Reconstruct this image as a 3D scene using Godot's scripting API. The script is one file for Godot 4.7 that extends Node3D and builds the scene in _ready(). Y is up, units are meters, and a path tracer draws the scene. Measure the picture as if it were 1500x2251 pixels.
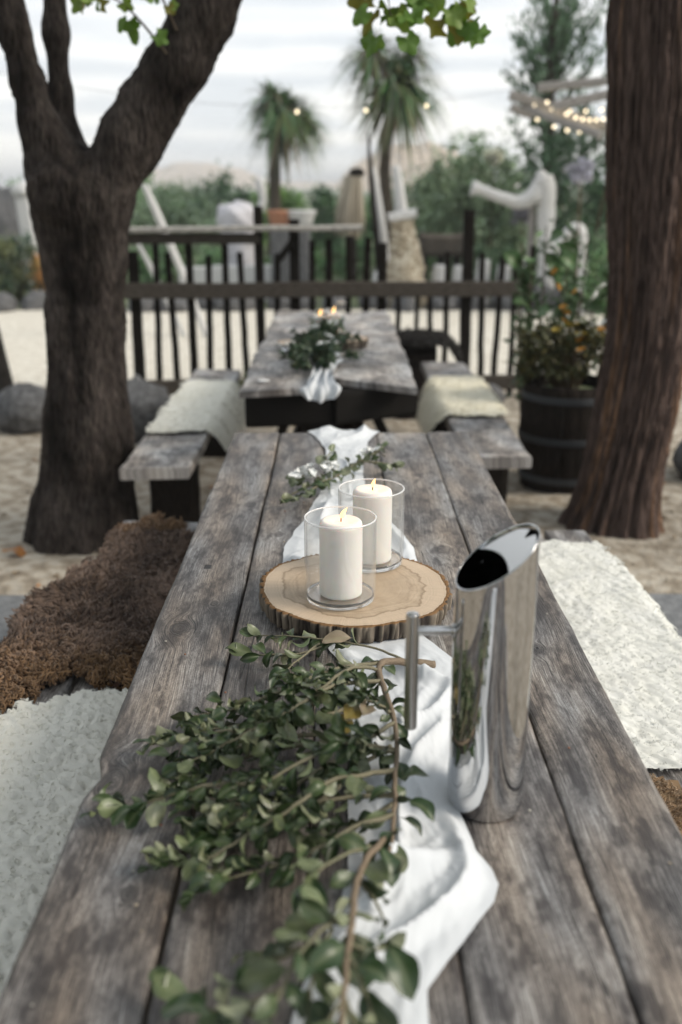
extends Node3D

# ------------------------------------------------------------------ mesh builder
class MB:
	var v := PackedVector3Array()
	var uv := PackedVector2Array()
	var c := PackedColorArray()
	var ix := PackedInt32Array()

	func vert(p: Vector3, u := Vector2.ZERO, col := Color.WHITE) -> int:
		v.append(p); uv.append(u); c.append(col)
		return v.size() - 1

	func tri(a: int, b: int, d: int) -> void:
		ix.append(a); ix.append(b); ix.append(d)

	func quad(a: int, b: int, d: int, e: int) -> void:
		tri(a, b, d); tri(a, d, e)

	# rows of a lattice already added: first vertex at, nu rows of nv vertices
	func lattice(at: int, nu: int, nv: int, wrap := false) -> void:
		for i in nu - 1:
			for j in (nv if wrap else nv - 1):
				var k := (j + 1) % nv
				quad(at + i * nv + j, at + i * nv + k, at + (i + 1) * nv + k, at + (i + 1) * nv + j)

	func fan(at: int, nv: int, centre: int, turn: bool) -> void:
		for j in nv:
			var k := (j + 1) % nv
			if turn: tri(centre, at + k, at + j)
			else: tri(centre, at + j, at + k)

	func hexa(t: Transform3D, s: Vector3, col := Color.WHITE) -> void:
		var f := [[Vector3.RIGHT, Vector3.UP, Vector3.BACK], [Vector3.UP, Vector3.BACK, Vector3.RIGHT], [Vector3.BACK, Vector3.RIGHT, Vector3.UP]]
		for k in 3:
			for w in [-1.0, 1.0]:
				var nn: Vector3 = f[k][0] * w
				var a: Vector3 = f[k][1] * w
				var b: Vector3 = f[k][2]
				var o := []
				for q in [[-1, -1], [1, -1], [1, 1], [-1, 1]]:
					o.append(vert(t * ((nn + a * q[0] + b * q[1]) * s * 0.5), Vector2(q[0], q[1]), col))
				quad(o[0], o[3], o[2], o[1])

	func mesh(orient := 1) -> ArrayMesh:
		var n := PackedVector3Array()
		n.resize(v.size())
		var vol := 0.0
		var up := 0.0
		var mid := Vector3.ZERO
		for p in v: mid += p
		mid /= maxf(1.0, v.size())
		for i in range(0, ix.size(), 3):
			var a := v[ix[i]]
			var b := v[ix[i + 1]]
			var d := v[ix[i + 2]]
			var q := (d - a).cross(b - a)
			vol += q.dot(a - mid)
			up += q.y
			n[ix[i]] += q
			n[ix[i + 1]] += q
			n[ix[i + 2]] += q
		var flip := (orient == 1 and vol < 0.0) or (orient == 2 and up < 0.0)
		for i in n.size():
			n[i] = (-n[i] if flip else n[i]).normalized()
			if n[i].length_squared() < 0.5: n[i] = Vector3.UP
		if flip:
			for i in range(0, ix.size(), 3):
				var t := ix[i + 1]
				ix[i + 1] = ix[i + 2]
				ix[i + 2] = t
		var arr := []
		arr.resize(Mesh.ARRAY_MAX)
		arr[Mesh.ARRAY_VERTEX] = v
		arr[Mesh.ARRAY_NORMAL] = n
		arr[Mesh.ARRAY_TEX_UV] = uv
		arr[Mesh.ARRAY_COLOR] = c
		arr[Mesh.ARRAY_INDEX] = ix
		var m := ArrayMesh.new()
		m.add_surface_from_arrays(Mesh.PRIMITIVE_TRIANGLES, arr)
		return m

var rng := RandomNumberGenerator.new()
var M := {}
var nz := FastNoiseLite.new()

func V(x: float, y: float, z: float) -> Vector3:
	return Vector3(x, y, z)

func lin(r: float, g: float, b: float, a := 1.0) -> Color:
	var k := Color(r, g, b).linear_to_srgb()
	k.a = a
	return k

func rr(a: float, b: float) -> float:
	return rng.randf_range(a, b)

func sstep(a: float, b: float, x: float) -> float:
	return smoothstep(a, b, x)

# ------------------------------------------------------------------ scene helpers
func obj(called: String, mesh: Mesh, mat: Material, parent: Node = self) -> MeshInstance3D:
	var o := MeshInstance3D.new()
	o.name = called
	o.mesh = mesh
	o.set_surface_override_material(0, mat)
	parent.add_child(o, true)
	return o

func tag(o: Node, label: String, category := "", group := "", kind := "") -> Node:
	if label: o.set_meta("label", label)
	if category: o.set_meta("category", category)
	if group: o.set_meta("group", group)
	if kind: o.set_meta("kind", kind)
	return o

func thing(called: String, label: String, category: String, at: Vector3, group := "") -> Node3D:
	var o := Node3D.new()
	o.name = called
	o.position = at
	add_child(o, true)
	tag(o, label, category, group)
	return o

func scatter(called: String, mesh: Mesh, mat: Material, at: Array, cols: Array, parent: Node = self) -> MultiMeshInstance3D:
	var mm := MultiMesh.new()
	mm.transform_format = MultiMesh.TRANSFORM_3D
	mm.use_colors = true
	mm.mesh = mesh
	mesh.surface_set_material(0, mat)
	mm.instance_count = at.size()
	for i in at.size():
		mm.set_instance_transform(i, at[i])
		mm.set_instance_color(i, cols[i])
	var o := MultiMeshInstance3D.new()
	o.name = called
	o.multimesh = mm
	o.set_meta("kind", "stuff")
	parent.add_child(o, true)
	return o

func mat(col: Color, rough := 0.8, metal := 0.0, vcol := false) -> StandardMaterial3D:
	var m := StandardMaterial3D.new()
	m.albedo_color = col
	m.roughness = rough
	m.metallic = metal
	m.vertex_color_use_as_albedo = vcol
	return m

func noise(freq: float, oct := 4, sd := 1, type := FastNoiseLite.TYPE_SIMPLEX_SMOOTH) -> FastNoiseLite:
	var n := FastNoiseLite.new()
	n.noise_type = type
	n.frequency = freq
	n.fractal_octaves = oct
	n.fractal_type = FastNoiseLite.FRACTAL_FBM if oct > 1 else FastNoiseLite.FRACTAL_NONE
	n.seed = sd
	return n

func ntex(freq: float, oct: int, sd: int, stops: Array, size := 512) -> NoiseTexture2D:
	var t := NoiseTexture2D.new()
	t.width = size
	t.height = size
	t.seamless = true
	t.noise = noise(freq, oct, sd)
	var g := Gradient.new()
	var off := PackedFloat32Array()
	var cols := PackedColorArray()
	for s in stops:
		off.append(s[0]); cols.append(s[1])
	g.offsets = off
	g.colors = cols
	t.color_ramp = g
	return t

func grey(v: float) -> Color:
	return Color(v, v, v)

func tri_tex(m: StandardMaterial3D, color: Texture2D, height: Texture2D, cm: float, sc: Vector3, world := true) -> StandardMaterial3D:
	if color: m.albedo_texture = color
	if height:
		m.heightmap_enabled = true
		m.heightmap_texture = height
		m.heightmap_scale = cm
	m.uv1_triplanar = true
	m.uv1_world_triplanar = world
	m.uv1_scale = sc
	return m

# Catmull-Rom through points, n pieces per span; w carries the radius
func curve(pts: Array, n: int) -> Array:
	var out := []
	for i in pts.size() - 1:
		var a: Vector4 = pts[maxi(i - 1, 0)]
		var b: Vector4 = pts[i]
		var c: Vector4 = pts[i + 1]
		var d: Vector4 = pts[mini(i + 2, pts.size() - 1)]
		for k in n:
			var t := float(k) / n
			out.append(0.5 * ((2.0 * b) + (c - a) * t + (2.0 * a - 5.0 * b + 4.0 * c - d) * t * t + (3.0 * b - a - 3.0 * c + d) * t * t * t))
	out.append(pts[-1])
	return out

func with_r(pts: Array, r0: float, r1: float) -> Array:
	var o := []
	for i in pts.size():
		var p: Vector3 = pts[i]
		o.append(Vector4(p.x, p.y, p.z, lerpf(r0, r1, float(i) / (pts.size() - 1))))
	return o

# swept tube through Vector4s; bump: relative radius noise
func tube(mb: MB, pts: Array, sides: int, col := Color.WHITE, bump := 0.0, fr := 8.0, cap := true) -> void:
	var at := mb.v.size()
	var side := Vector3.RIGHT
	for i in pts.size():
		var p := Vector3(pts[i].x, pts[i].y, pts[i].z)
		var q: Vector4 = pts[mini(i + 1, pts.size() - 1)] - pts[maxi(i - 1, 0)]
		var d := Vector3(q.x, q.y, q.z).normalized()
		if i == 0: side = d.cross(Vector3.UP if absf(d.y) < 0.9 else Vector3.RIGHT).normalized()
		side = (side - d * side.dot(d)).normalized()
		var other := d.cross(side)
		for j in sides:
			var a := TAU * j / sides
			var o := side * cos(a) + other * sin(a)
			var r: float = pts[i].w
			if bump > 0.0: r *= 1.0 + bump * nz.get_noise_3dv((p + o * r) * fr)
			mb.vert(p + o * r, Vector2(float(j) / sides, float(i) / pts.size()), col)
	mb.lattice(at, pts.size(), sides, true)
	if cap:
		for e in [0, pts.size() - 1]:
			var k := mb.vert(Vector3(pts[e].x, pts[e].y, pts[e].z), Vector2(0.5, 0.5), col)
			mb.fan(at + e * sides, sides, k, e == 0)

# profile of Vector2(radius, height) turned about y
func lathe(mb: MB, prof: Array, sides: int, at := Vector3.ZERO, closed := false, col := Color.WHITE) -> void:
	var first := mb.v.size()
	var pr := prof.duplicate()
	if closed: pr.append(prof[0])
	for i in pr.size():
		for j in sides:
			var a := TAU * j / sides
			mb.vert(at + Vector3(cos(a) * pr[i].x, pr[i].y, sin(a) * pr[i].x), Vector2(float(j) / sides, float(i) / pr.size()), col)
	mb.lattice(first, pr.size(), sides, true)

# a sawn plank along z from z0 to z1 (z1 < z0), between xa and xb, top at y; slightly wavy worn edges
func plank(xa: float, xb: float, y: float, th: float, z0: float, z1: float, n: int, sd: float, wob := 0.002, skew := 0.0, uvr := Rect2(0, 0, 1, 1), bite := Vector4(0, 0, 0, 0)) -> ArrayMesh:
	var mb := MB.new()
	var w := xb - xa
	var b := 0.004
	var sec := []   # across 0..1 plus offsets
	var tops := [0.0, b, b * 2.5, w * 0.25, w * 0.5, w * 0.75, w - b * 2.5, w - b, w]
	for x in tops: sec.append(Vector2(x, -b if x == 0.0 or x == w else (0.0 if x > b * 1.5 and x < w - b * 1.5 else -b * 0.22)))
	sec.append(Vector2(w, -b * 3.0))
	sec.append(Vector2(w, -th + b))
	sec.append(Vector2(w - b, -th))
	sec.append(Vector2(b, -th))
	sec.append(Vector2(0, -th + b))
	sec.append(Vector2(0, -b * 3.0))
	var m := sec.size()
	for i in n + 1:
		var t := float(i) / n
		for j in m:
			var s: Vector2 = sec[j]
			var f := s.x / w
			var z := lerpf(z0, z1, t) + (f - 0.5) * skew * (1.0 if t > 0.5 else -1.0) * absf(t - 0.5) * 2.0 + nz.get_noise_2d(f * 60.0 + sd * 7.0, 9.0 + t * 3.0) * 0.006 * (1.0 if i == 0 or i == n else 0.0)
			var e := nz.get_noise_2d(z * 55.0 + sd * 31.0, (0.0 if f < 0.5 else 50.0)) * wob + nz.get_noise_2d(z * 14.0 + sd * 11.0, (20.0 if f < 0.5 else 70.0)) * wob * 1.6
			var x := xa + s.x + e * (1.0 - 2.0 * minf(f, 1.0 - f))
			if bite.w > 0.0 and f < 0.3: x += bite.y * exp(-pow((z - bite.x) / bite.w, 2.0)) * (1.0 - f / 0.3)
			var cup := 0.0025 * (1.0 - 4.0 * (f - 0.5) * (f - 0.5)) * nz.get_noise_2d(sd * 17.0, 3.0) * 2.0
			var yy := y + s.y + cup + nz.get_noise_2d(z * 20.0 + sd * 13.0, f * 20.0) * 0.0012
			mb.vert(Vector3(x, yy, z), uvr.position + Vector2(clampf(f, 0.01, 0.99) if j < 9 else (0.96 if f > 0.5 else 0.04) + s.y * 0.3, t) * uvr.size, Color.WHITE)
	mb.lattice(0, n + 1, m, true)
	for e in [0, n]:
		var at := mb.v.size()
		var mid := Vector3.ZERO
		for j in m:
			mid += mb.v[e * m + j]
			mb.vert(mb.v[e * m + j], mb.uv[e * m + j])
		mb.fan(at, m, mb.vert(mid / m, uvr.position + uvr.size * Vector2(0.5, t_of(e, n))), e == 0)
	return mb.mesh(1)

func t_of(e: int, n: int) -> float:
	return float(e) / n

# a beam with softened edges between two points
func beam(a: Vector3, b: Vector3, w: float, h: float, sd := 0.0, wob := 0.0, taper := 1.0, upv := Vector3.UP) -> ArrayMesh:
	var mb := MB.new()
	var d := (b - a).normalized()
	if absf(d.dot(upv)) > 0.95: upv = Vector3.BACK
	var s := d.cross(upv).normalized()
	var u := s.cross(d)
	var bv := minf(w, h) * 0.12
	var sec := []
	for q in [[-1, -1], [1, -1], [1, 1], [-1, 1]]:
		var cx: float = q[0] * w * 0.5
		var cy: float = q[1] * h * 0.5
		var p1 := Vector2(cx - q[0] * bv, cy)
		var p2 := Vector2(cx, cy - q[1] * bv)
		var p0 := Vector2(cx - q[0] * bv * 2.0, cy)
		var p3 := Vector2(cx, cy - q[1] * bv * 2.0)
		if q[0] * q[1] > 0: sec.append_array([p3, p2, p1, p0])
		else: sec.append_array([p0, p1, p2, p3])
	var n := 10
	var m := sec.size()
	for i in n + 1:
		var t := float(i) / n
		var k := lerpf(1.0, taper, t)
		for j in m:
			var p: Vector2 = sec[j] * k
			var c := a.lerp(b, t)
			c += (s * nz.get_noise_2d(t * 30.0 + sd * 9.0, 1.0) + u * nz.get_noise_2d(t * 30.0 + sd * 9.0, 60.0)) * wob
			p *= 1.0 + nz.get_noise_2d(t * 50.0 + sd * 5.0, j * 6.0) * wob * 4.0
			mb.vert(c + s * p.x + u * p.y, Vector2(float(j) / m, t))
	mb.lattice(0, n + 1, m, true)
	for e in [0, n]:
		var at := mb.v.size()
		for j in m: mb.vert(mb.v[e * m + j], mb.uv[e * m + j])
		mb.fan(at, m, mb.vert(a.lerp(b, t_of(e, n))), e == 0)
	return mb.mesh(1)

func boulder(r: Vector3, sd: float, rough := 0.25) -> ArrayMesh:
	var mb := MB.new()
	var nu := 15
	var nv := 22
	for i in nu:
		for j in nv:
			var la := PI * i / (nu - 1) - PI / 2
			var lo := TAU * j / nv
			var p := Vector3(cos(la) * cos(lo), sin(la), cos(la) * sin(lo))
			var k := 1.0 + rough * nz.get_noise_3dv(p * 26.0 + Vector3.ONE * sd * 37.0) + rough * 0.4 * nz.get_noise_3dv(p * 80.0 + Vector3.ONE * sd * 17.0)
			var g := 0.8 + 0.4 * nz.get_noise_3dv(p * 60.0 + Vector3.ONE * sd)
			mb.vert(p * r * k, Vector2(j, i), Color(g, g, g))
	mb.lattice(0, nu, nv, true)
	return mb.mesh(1)

# small folded leaf for foliage seen from afar
func small_leaf(l: float, w: float) -> ArrayMesh:
	var mb := MB.new()
	var k := []
	for p in [Vector3(0, 0, 0), Vector3(l * 0.35, 0.12 * w, w * 0.5), Vector3(l * 0.45, -0.05 * w, 0), Vector3(l * 0.35, 0.12 * w, -w * 0.5), Vector3(l * 0.75, 0.05 * w, w * 0.35), Vector3(l, -0.15 * l, 0), Vector3(l * 0.75, 0.05 * w, -w * 0.35)]:
		k.append(mb.vert(p))
	mb.tri(k[0], k[2], k[1]); mb.tri(k[0], k[3], k[2])
	mb.quad(k[1], k[2], k[5], k[4]); mb.quad(k[2], k[3], k[6], k[5])
	return mb.mesh(2)

func rand_dir() -> Vector3:
	return Vector3(rng.randfn(), rng.randfn(), rng.randfn()).normalized()

func leaf_at(p: Vector3, d: Vector3, s: float, up := Vector3.UP, roll := 1.0) -> Transform3D:
	var x := d.normalized()
	var y := (up + rand_dir() * roll)
	y = (y - x * y.dot(x)).normalized()
	return Transform3D(Basis(x, y, x.cross(y)).scaled_local(Vector3.ONE * s), p)

# leaf masses in clumps inside an ellipsoid; returns [transforms, colours]
func clumps(centre: Vector3, r: Vector3, n_clump: int, per: int, spread: float, cols: Array, smin: float, smax: float, droop := 0.0) -> Array:
	var at := []
	var cc := []
	for k in n_clump:
		var d := rand_dir()
		var q := centre + d * r * pow(rng.randf(), 0.4)
		var tone := rr(0.75, 1.25)
		var base: Color = cols[rng.randi() % cols.size()]
		for i in per:
			var g := rand_dir() * absf(rng.randfn(0.0, spread))
			var p := q + g
			at.append(leaf_at(p, (d * 0.7 + rand_dir() + Vector3.DOWN * droop), rr(smin, smax), Vector3.UP, 0.9))
			var f := tone * rr(0.8, 1.25)
			cc.append(Color(base.r * f, base.g * f, base.b * f * rr(0.85, 1.1)))
	return [at, cc]

func bush(called: String, label: String, category: String, base: Vector3, r: Vector3, cols: Array, n_clump := 60, per := 40, leaf := 0.06, spread := 0.12, group := "", lift := 0.0) -> Node3D:
	var t := thing(called, label, category, base, group)
	var mb := MB.new()
	for k in 5:
		var a := TAU * k / 5.0 + rr(-0.3, 0.3)
		var e := Vector3(cos(a) * r.x * 0.6, lift + r.y * rr(1.0, 1.5), sin(a) * r.z * 0.6)
		tube(mb, curve(with_r([Vector3(cos(a) * 0.05, -0.05, sin(a) * 0.05), e * 0.5 + Vector3(0, 0.1, 0), e], 0.03 * r.y + 0.008, 0.006), 4), 6)
	obj("stem", mb.mesh(1), M.twig, t)
	var lively := []
	for k in cols: lively.append(Color(k.r * 2.3, k.g * 2.4, k.b * 2.15))
	var c := clumps(Vector3(0, lift + r.y, 0), r * 0.92, n_clump, per, spread, lively, 0.7, 1.35)
	scatter("foliage", small_leaf(leaf, leaf * 0.5), M.foliage, c[0], c[1], t)
	return t

func _ready() -> void:
	rng.seed = 4711
	nz.noise_type = FastNoiseLite.TYPE_SIMPLEX_SMOOTH
	nz.frequency = 0.1
	nz.fractal_octaves = 3
	nz.seed = 5
	camera_and_light()
	materials()
	board_materials()
	setting()
	garden()
	fence()
	trees()
	far_table()
	near_table()
	benches()
	runner()
	candles()
	pitcher()
	branches()
	small_things()

# ------------------------------------------------------------------ camera, sky, sun
func camera_and_light() -> void:
	var cam := Camera3D.new()
	cam.name = "camera"
	cam.position = Vector3(0, 1.504, 0)
	cam.rotation_degrees = Vector3(-18.081, -0.209, 0)
	cam.keep_aspect = Camera3D.KEEP_HEIGHT
	var lensd := CameraAttributesPhysical.new()
	lensd.frustum_focal_length = 23.345
	lensd.frustum_focus_distance = 1.74
	lensd.frustum_near = 0.05
	lensd.frustum_far = 3000.0
	lensd.exposure_aperture = 1.7
	cam.attributes = lensd
	cam.fov = 54.40
	cam.near = 0.05
	cam.far = 3000.0
	cam.current = true
	add_child(cam)
	var env := Environment.new()
	env.background_mode = Environment.BG_SKY
	var sky := Sky.new()
	var pan := PanoramaSkyMaterial.new()
	pan.panorama = sky_picture()
	pan.energy_multiplier = 1.0
	sky.sky_material = pan
	env.sky = sky
	env.background_energy_multiplier = 1.0
	env.tonemap_mode = Environment.TONE_MAPPER_LINEAR
	env.tonemap_exposure = 1.4
	env.sdfgi_enabled = true
	env.ssao_enabled = true
	env.ssil_enabled = true
	env.fog_enabled = true
	env.fog_density = 0.0016
	env.fog_light_color = Color(0.86, 0.87, 0.88)
	var we := WorldEnvironment.new()
	we.name = "world_environment"
	we.environment = env
	add_child(we)
	var sun := DirectionalLight3D.new()
	sun.name = "sun"
	sun.light_energy = 0.75
	sun.light_angular_distance = 26.0
	sun.light_color = Color(1.0, 0.96, 0.9)
	sun.shadow_enabled = true
	sun.sky_mode = DirectionalLight3D.SKY_MODE_LIGHT_ONLY
	sun.rotation_degrees = Vector3(-36, 80, 0)
	add_child(sun)

func sky_picture() -> ImageTexture:
	var w := 1024
	var h := 512
	var im := Image.create(w, h, false, Image.FORMAT_RGBF)
	var n1 := noise(0.55, 5, 21)
	var n2 := noise(1.6, 4, 22)
	for y in h:
		var el := (0.5 - (y + 0.5) / h) * PI
		for x in w:
			var az := ((x + 0.5) / w - 0.5) * TAU
			if el < 0.0:
				im.set_pixel(x, y, Color(0.26, 0.25, 0.23))
				continue
			var d := Vector3(sin(az) * cos(el), sin(el), -cos(az) * cos(el))
			var p := d / (d.y + 0.16)
			var c := n1.get_noise_3d(p.x * 0.9, 3.0, p.z * 0.9) + 0.35 * n2.get_noise_3d(p.x, 7.0, p.z)
			# flat streaks low over the hills
			var st := n2.get_noise_3d(d.x * 1.6, el * 26.0, d.z * 1.6)
			var low := 1.0 - smoothstep(0.05, 0.30, el)
			var k := smoothstep(-0.3, 0.38, lerpf(c, st, 0.3 + 0.55 * low))
			var col := Color(0.53, 0.585, 0.64).lerp(Color(0.88, 0.89, 0.90), k)
			var glow := (1.0 - smoothstep(0.02, 0.20, el)) * (0.35 + 0.65 * smoothstep(-0.25, 0.25, st))
			col = col.lerp(Color(1.0, 0.985, 0.93), glow)
			im.set_pixel(x, y, col)
	return ImageTexture.create_from_image(im)

# ------------------------------------------------------------------ materials
func materials() -> void:
	var g4 := [[0.0, grey(0.1)], [0.5, grey(0.5)], [1.0, grey(0.9)]]
	var fine := ntex(0.05, 5, 3, g4)
	M.fine = fine
	M.twig = mat(lin(0.10, 0.075, 0.05), 0.85)
	M.foliage = mat(Color.WHITE, 0.55, 0.0, true)
	M.foliage.backlight_enabled = true
	M.foliage.backlight = Color(0.35, 0.4, 0.2)
	M.blade = mat(Color.WHITE, 0.5, 0.0, true)
	M.rock = tri_tex(mat(lin(0.20, 0.20, 0.205), 0.85, 0.0, true), ntex(0.02, 5, 8, [[0.2, grey(0.6)], [0.8, grey(1.0)]]), fine, 1.5, Vector3(2, 2, 2))
	M.sand = tri_tex(mat(Color.WHITE, 0.95, 0.0, true), ntex(0.012, 6, 11, [[0.0, lin(0.20, 0.165, 0.125)], [0.42, lin(0.33, 0.285, 0.225)], [0.58, lin(0.42, 0.375, 0.31)], [1.0, lin(0.50, 0.46, 0.39)]], 1024), fine, 1.2, Vector3(0.7, 0.7, 0.7))
	M.gravel = tri_tex(mat(Color.WHITE, 0.95), ntex(0.03, 5, 12, [[0.0, lin(0.42, 0.38, 0.31)], [0.5, lin(0.58, 0.54, 0.46)], [1.0, lin(0.68, 0.65, 0.57)]]), fine, 1.0, Vector3(0.5, 0.5, 0.5))
	M.soil = tri_tex(mat(Color.WHITE, 0.95), ntex(0.02, 5, 13, [[0.0, lin(0.05, 0.06, 0.03)], [0.5, lin(0.09, 0.12, 0.05)], [1.0, lin(0.2, 0.19, 0.12)]]), fine, 3.0, Vector3(0.4, 0.4, 0.4))
	M.hill = tri_tex(mat(Color.WHITE, 0.95), ntex(0.02, 5, 14, [[0.2, lin(0.46, 0.34, 0.22)], [0.8, lin(0.58, 0.45, 0.31)]]), null, 0.0, Vector3(0.004, 0.004, 0.004))
	M.paver = tri_tex(mat(Color.WHITE, 0.85), ntex(0.02, 5, 15, [[0.1, lin(0.13, 0.135, 0.14)], [0.9, lin(0.24, 0.245, 0.25)]]), fine, 0.4, Vector3(1.5, 1.5, 1.5))
	var streak := ntex(0.035, 5, 16, [[0.05, lin(0.045, 0.04, 0.037)], [0.5, lin(0.085, 0.077, 0.07)], [0.95, lin(0.15, 0.14, 0.13)]])
	M.old_wood = tri_tex(mat(Color.WHITE, 0.8), streak, fine, 0.4, Vector3(5.0, 0.8, 0.8))     # grain along y
	M.old_wood_x = tri_tex(mat(Color(0.95, 0.93, 0.9), 0.85), streak, fine, 0.4, Vector3(0.8, 5.0, 5.0))
	M.dark_wood = tri_tex(mat(Color(0.42, 0.395, 0.37), 0.8), streak, fine, 0.4, Vector3(5.0, 0.8, 5.0))
	M.rail_top = tri_tex(mat(lin(0.62, 0.59, 0.54), 0.7), ntex(0.035, 4, 17, [[0.1, grey(0.6)], [0.9, grey(1.0)]]), fine, 0.3, Vector3(0.8, 6, 6))  # pale board, albedo raised further in place of the sky's reflection
	var pale := ntex(0.016, 6, 18, [[0.12, lin(0.09, 0.083, 0.075)], [0.38, lin(0.24, 0.23, 0.215)], [0.55, lin(0.40, 0.395, 0.38)], [0.85, lin(0.58, 0.58, 0.57)]])
	M.pale_wood = tri_tex(mat(Color.WHITE, 0.72), pale, ntex(0.05, 4, 44, g4), 0.12, Vector3(4.5, 4.5, 0.7))
	M.near_black = mat(lin(0.012, 0.011, 0.010), 0.95)  # flat near-black colour of the far table's front aprons
	M.bleached = tri_tex(mat(lin(0.74, 0.735, 0.725), 0.8), ntex(0.03, 4, 19, [[0.1, grey(0.78)], [0.9, grey(1.0)]]), fine, 0.6, Vector3(3, 3, 3))
	M.timber = tri_tex(mat(lin(0.45, 0.42, 0.39), 0.8), ntex(0.03, 4, 20, [[0.1, grey(0.55)], [0.9, grey(1.0)]]), fine, 0.4, Vector3(0.8, 5, 5))
	M.bark = tri_tex(mat(Color.WHITE, 0.9, 0.0, true), ntex(0.03, 5, 23, [[0.12, grey(0.35)], [0.45, grey(0.72)], [0.9, grey(1.0)]]), ntex(0.028, 5, 24, g4), 2.2, Vector3(4.0, 0.9, 4.0))
	M.bark_red = tri_tex(mat(Color.WHITE, 0.9, 0.0, true), ntex(0.03, 5, 25, [[0.05, grey(0.55)], [0.95, grey(1.0)]]), ntex(0.03, 5, 26, g4), 2.5, Vector3(6.0, 0.5, 6.0))
	M.cloth = mat(lin(0.66, 0.685, 0.71), 0.75, 0.0)
	M.cloth.backlight_enabled = true
	M.cloth.backlight = Color(0.3, 0.31, 0.32)
	tri_tex(M.cloth, null, ntex(0.3, 2, 27, g4), 0.02, Vector3(6, 6, 6))
	M.wax = mat(lin(0.84, 0.82, 0.775), 0.42)
	M.wax.subsurf_scatter_enabled = true
	M.wax.subsurf_scatter_strength = 0.35
	M.wick = mat(lin(0.02, 0.018, 0.016), 0.9)
	M.flame = mat(Color(1, 0.8, 0.5), 1.0)
	M.flame.emission_enabled = true
	M.flame.emission = Color(1.0, 0.79, 0.50)
	M.flame.emission_energy_multiplier = 1.7
	M.bulb = mat(Color(1, 0.9, 0.7), 1.0)
	M.bulb.emission_enabled = true
	M.bulb.emission = Color(1.0, 0.93, 0.80)
	M.bulb.emission_energy_multiplier = 2.6
	M.wire = mat(lin(0.03, 0.03, 0.03), 0.7)
	M.glass = mat(Color(0.95, 0.97, 0.97, 0.055), 0.02)
	M.glass.transparency = BaseMaterial3D.TRANSPARENCY_ALPHA
	M.glass.metallic_specular = 0.5
	M.glass_rim_glint = mat(Color(0.97, 0.98, 0.98, 0.42), 0.05)  # whitened and part opaque, standing in for sky light refracted at the rim
	M.glass_rim_glint.transparency = BaseMaterial3D.TRANSPARENCY_ALPHA
	M.glass_base = mat(Color(1, 1, 1, 0.03), 0.03)
	M.glass_base.transparency = BaseMaterial3D.TRANSPARENCY_ALPHA
	M.glass_base.refraction_enabled = true
	M.glass_base.refraction_scale = 0.045
	M.steel = mat(lin(0.60, 0.605, 0.615), 0.03, 1.0)
	M.steel_lid = mat(lin(0.72, 0.725, 0.73), 0.24, 1.0)
	M.steel_in = mat(lin(0.30, 0.30, 0.31), 0.35, 1.0)
	M.steel_brushed = mat(lin(0.55, 0.54, 0.53), 0.22, 1.0)
	M.leaf = mat(Color.WHITE, 0.38, 0.0, true)
	M.leaf.backlight_enabled = true
	M.leaf.backlight = Color(0.18, 0.2, 0.12)
	M.leaf_soft = mat(Color.WHITE, 0.5, 0.0, true)
	M.leaf_soft.backlight_enabled = true
	M.leaf_soft.backlight = Color(0.7, 0.75, 0.35)
	M.stem = tri_tex(mat(Color.WHITE, 0.75, 0.0, true), ntex(0.05, 4, 28, [[0.1, grey(0.65)], [0.9, grey(1.0)]]), fine, 0.15, Vector3(14, 14, 14))
	M.petal = mat(lin(0.8, 0.81, 0.80), 0.6)
	M.fleece = mat(Color.WHITE, 0.95, 0.0, true)
	M.fleece.rim_enabled = true
	M.fleece.rim = 0.4
	M.hide = mat(Color.WHITE, 1.0, 0.0, true)
	M.terracotta = mat(lin(0.36, 0.17, 0.10), 0.85)
	M.barrel = tri_tex(mat(lin(0.035, 0.027, 0.022), 0.8), ntex(0.03, 4, 29, [[0.1, grey(0.5)], [0.9, grey(1.0)]]), fine, 0.5, Vector3(6, 0.8, 6))
	M.hoop = mat(lin(0.06, 0.066, 0.075), 0.55, 0.5)
	M.litter = mat(Color.WHITE, 0.9, 0.0, true)
	for k in ["bark", "bark_red", "dark_wood", "old_wood", "old_wood_x", "near_black", "barrel", "fleece", "hide", "sand", "twig"]: M[k].metallic_specular = 0.2

# ------------------------------------------------------------------ the setting
func sheet(called: String, x0: float, x1: float, z0: float, z1: float, n: int, m: Material, y: float, amp: float, fr: float, tint := 0.0) -> MeshInstance3D:
	var mb := MB.new()
	for i in n + 1:
		for j in n + 1:
			var x := lerpf(x0, x1, float(i) / n)
			var z := lerpf(z0, z1, float(j) / n)
			var g := 1.0 + tint * nz.get_noise_2d(x * 7.0, z * 7.0)
			mb.vert(Vector3(x, y + amp * nz.get_noise_2d(x * fr, z * fr), z), Vector2(x, z), Color(g, g, g))
	mb.lattice(0, n + 1, n + 1)
	var o := obj(called, mb.mesh(2), m)
	o.set_meta("kind", "structure")
	return o

func hill(called: String, cx: float, z: float, wx: float, h: float, sd: float) -> void:
	var mb := MB.new()
	var n := 70
	for i in n + 1:
		for j in 25:
			var u := float(i) / n * 2.0 - 1.0
			var w := float(j) / 24.0 * 2.0 - 1.0
			var k := maxf(0.0, 1.0 - u * u) * maxf(0.0, 1.0 - w * w)
			var y := h * pow(k, 0.8) * (1.0 + 0.22 * nz.get_noise_2d(u * 16.0 + sd, w * 9.0) + 0.06 * nz.get_noise_2d(u * 70.0, w * 50.0 + sd)) - 2.0
			mb.vert(Vector3(cx + u * wx, y, z + w * wx * 0.5))
	mb.lattice(0, n + 1, 25)
	var o := obj(called, mb.mesh(2), M.hill)
	o.set_meta("kind", "structure")

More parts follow.
